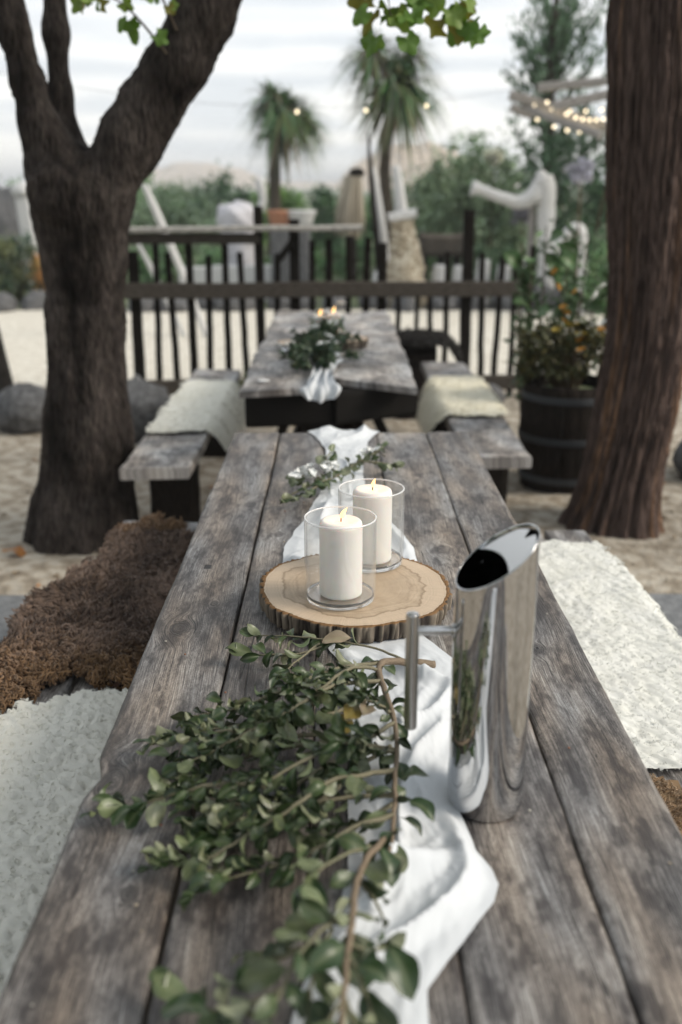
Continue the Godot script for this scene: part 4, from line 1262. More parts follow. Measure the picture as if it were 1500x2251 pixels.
# fleece height above the ground: lies on the bench, falls over its outer edge at |x| = edge
func pile(x: float, z: float, amp: float, sd: float) -> float:
	return amp * (nz.get_noise_2d(x * 420.0, z * 420.0 + sd * 9.0) + 0.45 * nz.get_noise_2d(x * 1300.0, z * 1300.0))

func drape(x: float, z: float, y: float, edge: float, inner: float, sd: float) -> float:
	var over := maxf(0.0, absf(x) - edge) + maxf(0.0, inner - absf(x))
	return y + 0.008 * nz.get_noise_2d(x * 60.0 + sd * 10.0, z * 60.0) - over * over * 9.0 - over * 0.25

func fleece(called: String, label: String, poly: PackedVector2Array, y: float, edge: float, inner: float, step: float, tufts: Array, n: int, hide: Array, cols: Array, lie: float, smin: float, smax: float, sd: float) -> void:
	var lo := Vector2(9, 99)
	var hi := Vector2(-9, -99)
	for p in poly:
		lo = lo.min(p)
		hi = hi.max(p)
	var t := thing(called, label, "sheepskin", Vector3((lo.x + hi.x) * 0.5, y, (lo.y + hi.y) * 0.5))
	var mb := MB.new()
	var nx := int((hi.x - lo.x) / step) + 1
	var nn := int((hi.y - lo.y) / step) + 1
	var id := {}
	for i in nx:
		for j in nn:
			var x := lo.x + i * step
			var z := lo.y + j * step
			if not inside_poly(poly, x, z, 0.03): continue
			for q in [[0, 0], [1, 0], [1, 1], [0, 1]]:
				var k: int = (i + q[0]) * (nn + 1) + j + q[1]
				if id.has(k): continue
				var vx: float = lo.x + (i + q[0]) * step
				var vz: float = lo.y + (j + q[1]) * step
				var b := 0.5 + 0.5 * nz.get_noise_2d(vx * 90.0, vz * 90.0 + sd * 50.0)
				var c: Color = hide[0].lerp(hide[1], b)
				id[k] = mb.vert(Vector3(vx, drape(vx, vz, y, edge, inner, sd) + pile(vx, vz, hide[2], sd), vz) - t.position, Vector2(vx, vz), c)
			mb.quad(id[i * (nn + 1) + j], id[(i + 1) * (nn + 1) + j], id[(i + 1) * (nn + 1) + j + 1], id[i * (nn + 1) + j + 1])
	obj("hide", mb.mesh(2), M.hide, t)
	var lists := []
	for k in tufts.size(): lists.append([[], []])
	var made := 0
	var tries := 0
	while made < n and tries < n * 6:
		tries += 1
		var x := rr(lo.x, hi.x)
		var z := rr(lo.y, hi.y)
		if not inside_poly(poly, x, z, 0.03): continue
		made += 1
		var wind := nz.get_noise_2d(x * 22.0 + sd * 30.0, z * 22.0) * 5.0
		var up := Vector3(0, 1, 0)
		var over := maxf(0.0, absf(x) - edge)
		up = (up + Vector3(signf(x) * over * 12.0, 0, 0)).normalized()
		var d := (up * (1.0 - lie) + Vector3(cos(wind), 0, sin(wind)) * lie + rand_dir() * 0.35).normalized()
		var s := rr(smin, smax)
		var k := rng.randi() % tufts.size()
		var yy := d
		var xx := yy.cross(rand_dir()).normalized()
		lists[k][0].append(Transform3D(Basis(xx, yy, xx.cross(yy)).scaled_local(Vector3.ONE * s), Vector3(x, drape(x, z, y, edge, inner, sd) + pile(x, z, hide[2], sd) - 0.003, z) - t.position))
		var pick := 0.5 + 0.9 * nz.get_noise_2d(x * 30.0 + sd * 5.0, z * 30.0) + rr(-0.25, 0.25)
		var tip := 0.0
		if cols.size() > 2: tip = clampf(sstep(-2.25, -1.95, z) + (0.7 if z < -2.95 else 0.0) + rr(-0.2, 0.2), 0.0, 1.0)
		var c: Color = cols[0].lerp(cols[1], clampf(pick, 0, 1))
		if cols.size() > 2: c = c.lerp(cols[2], tip * 0.75)
		c = c * rr(0.8, 1.2)
		lists[k][1].append(c)
	for k in tufts.size(): scatter("fleece", tufts[k], M.fleece, lists[k][0], lists[k][1], t)

func lock_mesh(len: float, r: float, turns: float, th: float, sd: float, sides: int, n: int) -> ArrayMesh:
	var mb := MB.new()
	for s in 2:
		var pts := []
		for i in n + 1:
			var q := float(i) / n
			var a := q * turns * TAU + s * PI + sd
			var rad := r * sin(PI * minf(q * 1.15, 1.0) * 0.9 + 0.15)
			pts.append(Vector4(cos(a) * rad + 0.35 * len * q * q * cos(sd), len * q * (1.0 - 0.25 * q), sin(a) * rad + 0.35 * len * q * q * sin(sd), th * (1.0 - 0.75 * q) + 0.0002))
		tube(mb, pts, sides, Color.WHITE, 0.0, 1.0, false)
	return mb.mesh(1)

func benches() -> void:
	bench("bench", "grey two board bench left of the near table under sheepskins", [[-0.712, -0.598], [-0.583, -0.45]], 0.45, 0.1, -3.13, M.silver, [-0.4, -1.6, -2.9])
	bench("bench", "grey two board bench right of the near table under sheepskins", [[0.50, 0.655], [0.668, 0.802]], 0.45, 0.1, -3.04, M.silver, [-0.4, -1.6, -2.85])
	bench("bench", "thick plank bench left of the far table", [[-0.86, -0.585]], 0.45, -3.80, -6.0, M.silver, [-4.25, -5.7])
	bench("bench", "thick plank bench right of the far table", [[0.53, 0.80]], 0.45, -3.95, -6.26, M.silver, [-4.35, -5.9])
	var brown := []
	for k in 5: brown.append(lock_mesh(0.036, 0.0058, 1.0 + 0.2 * k, 0.0027, k * 1.3, 5, 14))
	var wool := []
	var felt := []
	for k in 5: felt.append(lock_mesh(0.014, 0.0016, 0.6 + 0.15 * k, 0.00042, k * 1.7, 3, 6))
	for k in 5: wool.append(lock_mesh(0.020, 0.0022, 0.7 + 0.15 * k, 0.00075, k * 1.7, 3, 7))
	fleece("brown_sheepskin", "curly dark brown sheepskin with golden tips on the left bench", PackedVector2Array([Vector2(-0.66, -3.05), Vector2(-0.60, -3.10), Vector2(-0.53, -3.06), Vector2(-0.50, -2.93), Vector2(-0.42, -2.88), Vector2(-0.38, -2.6), Vector2(-0.38, -2.1), Vector2(-0.42, -1.95), Vector2(-0.50, -1.945), Vector2(-0.56, -1.98), Vector2(-0.60, -2.045), Vector2(-0.645, -1.96), Vector2(-0.70, -1.885), Vector2(-0.80, -1.90), Vector2(-0.84, -2.05), Vector2(-0.815, -2.25), Vector2(-0.80, -2.48), Vector2(-0.745, -2.66), Vector2(-0.70, -2.76), Vector2(-0.71, -2.92)]),
		0.470, 0.775, 0.0, 0.009, brown, 8500, [Color(0.03, 0.018, 0.013), Color(0.07, 0.043, 0.03), 0.020], [Color(0.075, 0.050, 0.038), Color(0.29, 0.21, 0.165), Color(0.26, 0.15, 0.065)], 0.72, 0.65, 1.35, 1.0)
	var cream := [Color(0.74, 0.74, 0.69), Color(0.80, 0.80, 0.765)]
	var chide := [Color(0.70, 0.695, 0.63), Color(0.80, 0.80, 0.765), 0.007]
	fleece("cream_sheepskin", "large cream sheepskin on the left bench nearest the viewer", PackedVector2Array([Vector2(-0.36, -1.93), Vector2(-0.47, -1.935), Vector2(-0.60, -1.90), Vector2(-0.70, -1.835), Vector2(-0.80, -1.80), Vector2(-0.9, -1.6), Vector2(-0.92, -0.5), Vector2(-0.34, -0.5)]), 0.474, 0.80, 0.0, 0.007, felt, 36000, [Color(0.76, 0.745, 0.67), Color(0.84, 0.83, 0.76), 0.008], [Color(0.78, 0.765, 0.69), Color(0.85, 0.84, 0.78)], 0.88, 0.5, 0.95, 2.0)
	fleece("cream_sheepskin", "long cream sheepskin covering the right bench beside the steel pitcher", PackedVector2Array([Vector2(0.50, -2.86), Vector2(0.80, -2.87), Vector2(0.815, -2.62), Vector2(0.835, -2.5), Vector2(0.835, -2.2), Vector2(0.86, -2.0), Vector2(0.86, -1.62), Vector2(0.7, -1.635), Vector2(0.60, -1.61), Vector2(0.46, -1.66)]), 0.474, 0.81, 0.0, 0.007, felt, 24000, [chide[0], chide[1], 0.005], cream, 0.93, 0.6, 1.0, 3.0)
	fleece("tan_sheepskin", "tan curly sheepskin on the right bench at the right edge", PackedVector2Array([Vector2(0.46, -1.64), Vector2(0.60, -1.595), Vector2(0.86, -1.60), Vector2(0.86, -0.9), Vector2(0.46, -0.9)]), 0.462, 0.81, 0.0, 0.012, wool, 7000, [Color(0.20, 0.13, 0.075), Color(0.30, 0.21, 0.13), 0.006], [Color(0.30, 0.20, 0.115), Color(0.42, 0.31, 0.20)], 0.5, 0.8, 1.4, 4.0)
	var cr2 := [Color(0.82, 0.80, 0.70), Color(0.86, 0.84, 0.76)]
	var ch2 := [Color(0.80, 0.78, 0.68), Color(0.86, 0.84, 0.76), 0.006]
	fleece("cream_sheepskin", "small pale cream sheepskin on the far table's left bench", PackedVector2Array([Vector2(-0.87, -4.33), Vector2(-0.62, -4.36), Vector2(-0.50, -4.4), Vector2(-0.49, -5.5), Vector2(-0.60, -5.6), Vector2(-0.86, -5.58)]), 0.465, 0.87, 0.60, 0.014, felt, 7000, ch2, cr2, 0.9, 0.8, 1.4, 5.0)
	fleece("cream_sheepskin", "small yellowish cream sheepskin on the far table's right bench", PackedVector2Array([Vector2(0.43, -4.75), Vector2(0.60, -4.66), Vector2(0.82, -4.68), Vector2(0.835, -5.3), Vector2(0.83, -5.7), Vector2(0.52, -5.7), Vector2(0.42, -5.3)]), 0.468, 0.81, 0.545, 0.014, felt, 7000, [Color(0.76, 0.71, 0.55), Color(0.84, 0.80, 0.67), 0.006], [Color(0.78, 0.73, 0.57), Color(0.84, 0.81, 0.70)], 0.9, 0.8, 1.4, 6.0)
	var black := []
	for k in 3: black.append(lock_mesh(0.05, 0.006, 1.0 + 0.3 * k, 0.003, k * 1.9, 4, 8))
	var lg := thing("tree_stump", "low dark stump seat at the far end of the right bench", "stump", Vector3(0.52, 0, -6.75))
	var w := MB.new()
	tube(w, curve([Vector4(0, -0.03, 0, 0.17), Vector4(0, 0.2, 0, 0.15), Vector4(0, 0.47, 0, 0.15)], 5), 20, Color(0.06, 0.05, 0.045), 0.15)
	obj("stump", w.mesh(1), M.bark, lg)
	fleece("black_sheepskin", "shaggy black sheepskin over the stump behind the right bench", PackedVector2Array([Vector2(0.30, -6.55), Vector2(0.45, -6.48), Vector2(0.62, -6.50), Vector2(0.80, -6.52), Vector2(0.80, -6.85), Vector2(0.6, -7.0), Vector2(0.33, -6.95)]), 0.52, 0.70, 0.40, 0.016, black, 2600, [Color(0.012, 0.011, 0.01), Color(0.02, 0.018, 0.016), 0.02], [Color(0.014, 0.012, 0.011), Color(0.03, 0.026, 0.022)], 0.4, 0.8, 1.6, 7.0)

# ------------------------------------------------------------------ runner, candles, pitcher
func along(tab: Array, z: float, k: int) -> float:
	for i in tab.size() - 1:
		if z >= tab[i][0] and z <= tab[i + 1][0]: return lerpf(tab[i][k], tab[i + 1][k], (z - tab[i][0]) / (tab[i + 1][0] - tab[i][0]))
	return tab[0][k] if z < tab[0][0] else tab[-1][k]

func runner() -> void:
	# z, left edge, right edge
	var e := [[-3.30, -0.10, 0.135], [-3.14, -0.098, 0.135], [-3.0, -0.05, 0.095], [-2.8, -0.028, 0.075], [-2.6, -0.03, 0.07], [-2.35, -0.06, 0.09], [-2.15, -0.10, 0.145], [-2.05, -0.115, 0.165], [-1.9, -0.12, 0.17], [-1.6, -0.03, 0.15], [-1.5, 0.0, 0.195], [-1.38, 0.02, 0.19], [-1.28, 0.02, 0.172], [-1.10, 0.01, 0.150], [-1.0, 0.015, 0.164], [-0.965, 0.012, 0.177], [-0.94, 0.008, 0.182], [-0.91, 0.0, 0.173], [-0.86, -0.01, 0.137], [-0.785, -0.035, 0.088], [-0.7, -0.05, 0.083], [-0.55, -0.06, 0.09], [-0.2, -0.05, 0.10]]
	var fold := noise(0.1, 1, 77)
	var mb := MB.new()
	var n := 420
	var m := 64
	for i in n + 1:
		var q := float(i) / n
		for j in m + 1:
			var s := float(j) / m
			var z := lerpf(-3.24, -0.25, q)
			var xl := along(e, z, 1) + 0.006 * nz.get_noise_2d(z * 70.0, 3.0)
			var xr := along(e, z, 2) + 0.003 * nz.get_noise_2d(z * 90.0, 33.0)
			var x := lerpf(xl, xr, s)
			var rim := minf(s, 1.0 - s) * (xr - xl)
			var f1 := 1.0 - absf(fold.get_noise_2d(x * 60.0 + z * 20.0 + fold.get_noise_2d(x * 20.0, z * 20.0) * 5.0, z * 20.0 - x * 8.0)) * 2.6
			var f2 := 1.0 - absf(fold.get_noise_2d(x * 60.0 - z * 40.0 + 90.0, z * 50.0 + x * 60.0)) * 3.0
			var hgt := 0.0035 + 0.019 * pow(maxf(f1, 0.0), 1.5) + 0.004 * pow(maxf(f2, 0.0), 2.0)
			hgt += 0.0016 * fold.get_noise_2d(x * 330.0 + z * 120.0, z * 190.0) + 0.0008 * fold.get_noise_2d(x * 800.0, z * 620.0)
			var wide := clampf((xr - xl) / 0.16, 0.3, 1.0)
			hgt *= lerpf(0.5, 1.0, wide) * smoothstep(-0.004, 0.03, rim)
			# the big soft folds before the pitcher
			var d1 := (Vector2(x, z) - Vector2(0.075, -0.955)).rotated(0.45)
			hgt += 0.030 * exp(-pow(d1.y / 0.016, 2.0)) * exp(-pow(d1.x / 0.06, 2.0)) * smoothstep(0.0, 0.02, rim)
			var d2 := (Vector2(x, z) - Vector2(0.10, -1.28)).rotated(1.25)
			hgt += 0.018 * exp(-pow(d2.y / 0.014, 2.0)) * exp(-pow(d2.x / 0.11, 2.0))
			var d3 := (Vector2(x, z) - Vector2(0.12, -1.44)).rotated(-0.5)
			hgt += 0.022 * exp(-pow(d3.y / 0.013, 2.0)) * exp(-pow(d3.x / 0.08, 2.0))
			# flat under the wood slice and clear of the pitcher
			var sl := Vector2((x - 0.031) / 0.185, (z + 1.735) / 0.20).length()
			hgt = lerpf(minf(hgt, 0.003), hgt, smoothstep(0.98, 1.14, sl))
			var pd := Vector2(x - 0.189, z + 1.105).length()
			hgt = lerpf(0.001, hgt, smoothstep(0.048, 0.085, pd))
			var yy := 0.7525 + hgt + 0.0015
			if z < -3.14: yy -= (-3.14 - z) * 1.6
			mb.vert(Vector3(x, yy, maxf(z, -3.158) if z < -3.158 else z), Vector2(s, q))
	mb.lattice(0, n + 1, m + 1)
	tag(obj("table_runner", mb.mesh(2), M.cloth), "crumpled white gauze runner along the near table under the greenery", "table runner")

func slice_picture(sd: float, size: int) -> ImageTexture:
	var im := Image.create(size, size, false, Image.FORMAT_RGB8)
	var n1 := noise(1.0, 3, int(sd) + 60)
	var sap := lin(0.54, 0.42, 0.30)
	var heart := lin(0.38, 0.285, 0.19)
	var dark := lin(0.20, 0.135, 0.08)
	for y in size:
		for x in size:
			var p := Vector2(x + 0.5, y + 0.5) / size * 2.0 - Vector2.ONE
			var a := p.angle()
			var u := Vector2(cos(a), sin(a))
			var r := p.length()
			var edge := 0.80 + 0.09 * n1.get_noise_2d(u.x * 1.3 + sd, u.y * 1.3) + 0.022 * n1.get_noise_2d(u.x * 8.0 + sd, u.y * 8.0)
			var q := r / edge
			var ring := n1.get_noise_2d(r * 70.0 + 2.0 * n1.get_noise_2d(u.x * 2.0, u.y * 2.0 + sd), 5.0)
			var blot := n1.get_noise_2d(p.x * 3.0 + sd, p.y * 3.0)
			var c := heart.lerp(sap, clampf(0.25 + 0.5 * blot + 0.25 * q * q, 0, 1)) if q < 1.0 else sap
			c = c.lerp(dark, 0.55 * exp(-pow((q - 0.985) / 0.018, 2.0)) + 0.22 * exp(-pow((q - 0.80) / 0.02, 2.0)))
			c = c.lerp(dark, 0.25 * smoothstep(0.5, 0.0, r) * clampf(0.5 + blot, 0, 1))
			c = c * (1.0 + 0.07 * ring + 0.05 * n1.get_noise_2d(p.x * 60.0, p.y * 60.0) + 0.10 * (n1.get_noise_2d(u.x * 60.0, u.y * 60.0) * smoothstep(0.15, 0.6, r)) * 0.5)
			im.set_pixel(x, y, c)
	return ImageTexture.create_from_image(im)

func slice_r(a: float, sd: float) -> float:
	return 1.0 + 0.035 * nz.get_noise_2d(cos(a) * 9.0 + sd * 20.0, sin(a) * 9.0) * 1.5

func wood_slice(at: Vector3, r: float, th: float, label: String, sd: float, n := 360) -> void:
	var t := thing("wood_slice", label, "wood slice", at)
	var top := MB.new()
	var rings := 10
	for i in rings + 1:
		for j in n:
			var a := TAU * j / n
			var q := float(i) / rings
			var rad := r * slice_r(a, sd) * q * 0.962 * (1.0 + 0.012 * nz.get_noise_2d(cos(a) * 160.0, sin(a) * 160.0))
			top.vert(Vector3(cos(a) * rad, th + 0.0006 * nz.get_noise_2d(cos(a) * rad * 300.0, sin(a) * rad * 300.0), sin(a) * rad * 1.04), Vector2(0.5 + 0.5 * q * cos(a), 0.5 + 0.5 * q * sin(a)))
	top.lattice(0, rings + 1, n, true)
	var tm := mat(Color.WHITE, 0.55)
	tm.albedo_texture = slice_picture(sd, 640 if n > 200 else 160)
	obj("cut_face", top.mesh(2), tm, t)
	# rough bark ring with vertical furrows
	var b := MB.new()
	var prof := [[0.955, 1.0, 0.0], [0.975, 1.02, 0.3], [0.995, 1.005, 0.8], [1.0, 0.93, 1.0], [1.0, 0.8, 1.0], [0.998, 0.66, 1.0], [0.995, 0.5, 1.0], [0.99, 0.34, 1.0], [0.985, 0.2, 1.0], [0.98, 0.08, 1.0], [0.96, 0.0, 0.6], [0.5, 0.0, 0.0]]
	for i in prof.size():
		for j in n:
			var a := TAU * j / n
			var y: float = prof[i][1] * th
			var fur := nz.get_noise_3d(cos(a) * 170.0, y * 60.0 + sd, sin(a) * 170.0) + 0.5 * nz.get_noise_3d(cos(a) * 460.0, y * 160.0, sin(a) * 460.0)
			var k: float = prof[i][2]
			var rad: float = r * slice_r(a, sd) * prof[i][0] + k * 0.009 * fur
			var rim := 1.0 if i < 3 else 0.0
			var c := Color(0.035, 0.027, 0.021).lerp(Color(0.27, 0.225, 0.175), clampf(0.35 + fur * 1.9, 0, 1)).lerp(Color(0.22, 0.12, 0.05), rim)
			b.vert(Vector3(cos(a) * rad, y - (0.0012 if i == 0 else 0.0) + rim * 0.0012 * fur, sin(a) * rad * 1.04), Vector2(float(j) / n, i), c)
	b.lattice(0, prof.size(), n, true)
	var bm := tri_tex(mat(Color.WHITE, 0.95, 0.0, true), null, M.fine, 0.15, Vector3(25, 12, 25))
	obj("bark", b.mesh(1), bm, t)

func candle(at: Vector3, r: float, h: float, label: String, lean: Vector3, size := 1.0) -> void:
	var t := thing("pillar_candle", label, "candle", at)
	var mb := MB.new()
	lathe(mb, [Vector2(0.0005, 0.0), Vector2(r * 0.95, 0.0), Vector2(r * 0.995, r * 0.05), Vector2(r, r * 0.12), Vector2(r * 0.998, h * 0.3), Vector2(r, h * 0.6), Vector2(r, h - r * 0.30), Vector2(r * 0.985, h - r * 0.18), Vector2(r * 0.95, h - r * 0.09), Vector2(r * 0.88, h - r * 0.03), Vector2(r * 0.78, h), Vector2(r * 0.55, h - 0.0012), Vector2(r * 0.3, h - 0.003), Vector2(r * 0.12, h - 0.0035), Vector2(0.0005, h - 0.0035)], 48)
	obj("wax", mb.mesh(1), M.wax, t)
	mb = MB.new()
	tube(mb, curve([Vector4(0, h - 0.006, 0, 0.0012), Vector4(0.0003, h + 0.002, 0, 0.0011), Vector4(0.0015, h + 0.007, 0, 0.0010)], 3), 7)
	obj("wick", mb.mesh(1), M.wick, t)
	mb = MB.new()
	var pts := []
	for i in 14:
		var q := i / 13.0
		var rad := 0.0042 * pow(sin(PI * pow(q, 0.62) * 0.985 + 0.03), 0.9) * size
		pts.append(Vector4(0.0012 + 0.007 * q * q * size + lean.x * q, h + 0.003 + 0.020 * q * size, 0.001 * q, maxf(rad, 0.0002)))
	tube(mb, pts, 14)
	var fl := obj("flame", mb.mesh(1), M.flame, t)
	var l := OmniLight3D.new()
	l.name = "flame_light"
	l.light_color = Color(1.0, 0.68, 0.36)
	l.light_energy = 0.0006
	l.light_size = 0.002
	l.omni_range = 6.0
	l.omni_attenuation = 2.0
	l.shadow_enabled = true
	l.position = Vector3(0.0025, h + 0.011, 0.0003)
	fl.add_child(l)

func holder(at: Vector3, r: float, h: float, label: String) -> void:
	var t := thing("glass_holder", label, "candle holder", at)
	var mb := MB.new()
	var w := 0.0028
	lathe(mb, [Vector2(r * 0.955, 0.0), Vector2(r * 0.975, 0.001), Vector2(r * 0.995, 0.003), Vector2(r, 0.007), Vector2(r, 0.016), Vector2(r, h * 0.5), Vector2(r, h - 0.003), Vector2(r - w * 0.15, h - 0.0008), Vector2(r - w * 0.5, h), Vector2(r - w * 0.85, h - 0.0008), Vector2(r - w, h - 0.003), Vector2(r - w, h * 0.5), Vector2(r - w, 0.014)], 72)
	obj("wall", mb.mesh(1), M.glass, t)
	mb = MB.new()
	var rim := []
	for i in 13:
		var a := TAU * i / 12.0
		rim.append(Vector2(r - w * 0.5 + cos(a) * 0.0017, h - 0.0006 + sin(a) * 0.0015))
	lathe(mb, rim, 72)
	obj("rim", mb.mesh(1), M.glass_rim_glint, t)
	mb = MB.new()
	lathe(mb, [Vector2(0.0004, 0.0006), Vector2(r * 0.90, 0.0006), Vector2(r * 0.955, 0.0022), Vector2(r - 0.0032, 0.006), Vector2(r - 0.0034, 0.0125), Vector2(r - w * 2.2, 0.0105), Vector2(r * 0.8, 0.0082), Vector2(0.0004, 0.0078)], 72)
	obj("base", mb.mesh(1), M.glass_base, t)

func candles() -> void:
	wood_slice(Vector3(0.031, 0.7575, -1.735), 0.178, 0.034, "round wood slice with bark rim under the two glass candle holders", 2.0)
	holder(Vector3(0.005, 0.793, -1.675), 0.0645, 0.155, "front clear glass cylinder with a lit candle on the wood slice")
	candle(Vector3(0.006, 0.8025, -1.676), 0.0385, 0.140, "front white pillar candle inside the nearer glass cylinder", Vector3(0.003, 0, 0))
	holder(Vector3(0.066, 0.793, -1.855), 0.0645, 0.155, "rear clear glass cylinder behind the nearer one on the wood slice")
	candle(Vector3(0.068, 0.8025, -1.852), 0.0385, 0.145, "rear white pillar candle inside the farther glass cylinder", Vector3(-0.002, 0, 0), 0.85)

func pitcher() -> void:
	var t := thing("steel_pitcher", "tall polished steel pitcher with a slanted top on the table", "pitcher", Vector3(0.189, 0.7515, -1.105))
	var r := 0.0485
	var h0 := 0.335
	var k := 0.72          # slope of the cut
	var dir := Vector2(0.975, -0.22).normalized()
	var n := 96
	var mb := MB.new()
	var rows := 26
	for i in rows + 1:
		for j in n:
			var a := TAU * j / n
			var c := Vector2(cos(a), sin(a)) * r
			var top := h0 + k * c.dot(dir)
			var q := float(i) / rows
			var y := q * top
			var rad := 1.0 - 0.05 * exp(-y / 0.003)
			mb.vert(Vector3(c.x * rad, y, c.y * rad), Vector2(float(j) / n, q))
	# rounded lip, then the inner wall
	for s in [[0.9925, 0.0012], [0.975, 0.0016], [0.958, 0.001], [0.953, -0.003], [0.953, -0.03], [0.953, -0.12], [0.95, -0.24]]:
		for j in n:
			var a := TAU * j / n
			var c: Vector2 = Vector2(cos(a), sin(a)) * r * s[0]
			mb.vert(Vector3(c.x, maxf(h0 + k * c.dot(dir) + s[1], 0.004), c.y), Vector2(float(j) / n, 1.0))
	mb.lattice(0, rows + 8, n, true)
	obj("body", mb.mesh(1), M.steel, t)
	mb = MB.new()
	lathe(mb, [Vector2(0.0004, -0.0005), Vector2(r * 0.9, -0.0005), Vector2(r * 0.95, 0.0005), Vector2(r * 0.94, 0.003), Vector2(0.0004, 0.004)], 64)
	obj("base", mb.mesh(1), M.steel_brushed, t)
	# polished lid over the pouring half, with its curved edge and the notch at the tip
	mb = MB.new()
	var nu := 24
	var nv := 40
	for layer in 2:
		for i in nu + 1:
			for j in nv + 1:
				var v := float(j) / nv * 2.0 - 1.0
				v = v * 0.985
				var rim := sqrt(maxf(0.0, 1.0 - v * v))
				var p0 := minf(0.14 * (1.0 - 1.6 * v * v) + 0.0, rim * 0.99)
				var p1 := rim * 0.945
				if absf(v) < 0.22: p1 = minf(p1, 0.70 + absf(v) * 1.25)
				var p := lerpf(p0, maxf(p1, p0), float(i) / nu)
				var c := (dir * p + Vector2(-dir.y, dir.x) * v) * r * 0.957
				mb.vert(Vector3(c.x, h0 + k * c.dot(dir) - 0.0025 - layer * 0.0012 , c.y), Vector2(v, p))
	mb.lattice(0, nu + 1, nv + 1)
	var half := (nu + 1) * (nv + 1)
	for i in nu:
		for j in nv:
			var q := half + i * (nv + 1) + j
			mb.quad(q, q + nv + 1, q + nv + 2, q + 1)
	obj("lid", mb.mesh(1), M.steel_lid, t)
	mb = MB.new()
	var hx := -0.0985
	lathe(mb, [Vector2(0.0003, 0.109), Vector2(0.0070, 0.109), Vector2(0.0079, 0.110), Vector2(0.0082, 0.112), Vector2(0.0082, 0.262), Vector2(0.0079, 0.2642), Vector2(0.0070, 0.2650), Vector2(0.0003, 0.2652)], 32)
	var hd := obj("handle", mb.mesh(1), M.steel_brushed, t)
	hd.position = Vector3(hx, 0, 0.004)
	mb = MB.new()
	tube(mb, [Vector4(hx, 0.2415, 0.004, 0.0058), Vector4(hx * 0.8, 0.2415, 0.0033, 0.0058), Vector4(-r + 0.002, 0.2415, 0.002, 0.0058)], 24)
	obj("handle_arm", mb.mesh(1), M.steel_brushed, t)
	mb = MB.new()
	tube(mb, [Vector4(-r - 0.0025, 0.2415, 0.0021, 0.0085), Vector4(-r + 0.003, 0.2415, 0.002, 0.0085)], 24)
	obj("handle_mount", mb.mesh(1), M.steel_brushed, t)

# ------------------------------------------------------------------ greenery on the near table
func leaf_mesh(L: float, W: float, curl: float, cup: float, top: Color, under: Color, sd: float) -> ArrayMesh:
	var mb := MB.new()
	var n := 9
	var m := 7
	for layer in 2:
		for i in n + 1:
			var q := float(i) / n
			var stalk := 0.10
			var b := clampf((q - stalk) / (1.0 - stalk), 0.0, 1.0)
			var hw := W * 0.5 * pow(sin(PI * pow(b, 1.30)), 0.62) + 0.0007
			var ang := curl * q * q + 0.12 * sin(q * 5.0 + sd)
			var x := L * (q - 0.16 * curl * curl * q * q * q)
			var y := -L * sin(ang) * q * 0.55
			for j in m:
				var s := float(j) / (m - 1) * 2.0 - 1.0
				var wave := 0.09 * W * sin(q * 9.0 + sd * 3.0 + s) * absf(s)
				var yy := y + cup * hw * (absf(s) * 0.55 + s * s * 0.45) + wave - 0.0004 * layer + (0.0006 if absf(s) < 0.1 else 0.0)
				var zz := s * hw * (1.0 - 0.30 * cup * cup * absf(s))
				var c := top if layer == 0 else under
				c = c.lerp(Color(0.25, 0.27, 0.15), 0.30 if absf(s) < 0.1 else 0.0)
				c = c * (0.92 + 0.25 * nz.get_noise_2d(q * 30.0 + sd * 9.0, s * 12.0))
				mb.vert(Vector3(x, yy, zz), Vector2(q, s * 0.5 + 0.5), c)
	mb.lattice(0, n + 1, m)
	var half := (n + 1) * m
	for i in n:
		for j in m - 1:
			var q := half + i * m + j
			mb.quad(q, q + m, q + m + 1, q + 1)
	return mb.mesh(1)

func at_curve(pts: Array, q: float) -> Vector3:
	var f := clampf(q, 0.0, 1.0) * (pts.size() - 1)
	var i := mini(int(f), pts.size() - 2)
	var a: Vector4 = pts[i].lerp(pts[i + 1], f - i)
	return Vector3(a.x, a.y, a.z)

var leaf_count := 0

func dress(parent: Node3D, pts: Array, spacing: float, start: float, kinds: Array, smin: float, smax: float, room: Array, sides := 1.0) -> void:
	var len := 0.0
	for i in pts.size() - 1: len += Vector3(pts[i].x, pts[i].y, pts[i].z).distance_to(Vector3(pts[i + 1].x, pts[i + 1].y, pts[i + 1].z))
	var n := int(len * (1.0 - start) / spacing)
	for i in n:
		var q := start + (1.0 - start) * (i + rr(0.0, 0.8)) / maxf(1.0, n)
		var p := at_curve(pts, q)
		var f := (at_curve(pts, q + 0.05) - at_curve(pts, q - 0.05)).normalized()
		if f.length() < 0.5: f = Vector3.FORWARD
		var s := f.cross(Vector3.UP).normalized()
		var sg := 1.0 if i % 2 == 0 else -1.0
		var a := rr(-1.0, 1.0)
		var d := (f * rr(0.25, 1.1) + s * sg * cos(a) * rr(0.4, 1.0) + Vector3.UP * (sin(a) * 0.6 - 0.10)).normalized()
		if i > n - 4: d = (f * 1.2 + rand_dir() * 0.6).normalized()
		if p.y < 0.775 and d.y < 0.0: d.y *= -0.4
		var up := Vector3(rr(-0.6, 0.6), 1.0, rr(-0.1, 0.9))
		if rng.randf() < 0.36: up = -up + Vector3(0, 0.6, 0.4)
		var sz := rr(smin, smax)
		var tr := leaf_at(p, d, sz, up, 0.45)
		if (tr * Vector3(0.05, 0, 0)).y < 0.757: tr.origin.y += 0.757 - (tr * Vector3(0.05, 0, 0)).y
		var k: ArrayMesh = kinds[rng.randi() % kinds.size()]
		leaf_count += 1
		if room[0] > 0:
			room[0] -= 1
			var o := obj("leaf", k, M.leaf, parent)
			o.transform = Transform3D(tr.basis, tr.origin - parent.position)
		else:
			room[1].append([k, Transform3D(tr.basis, tr.origin - parent.position)])

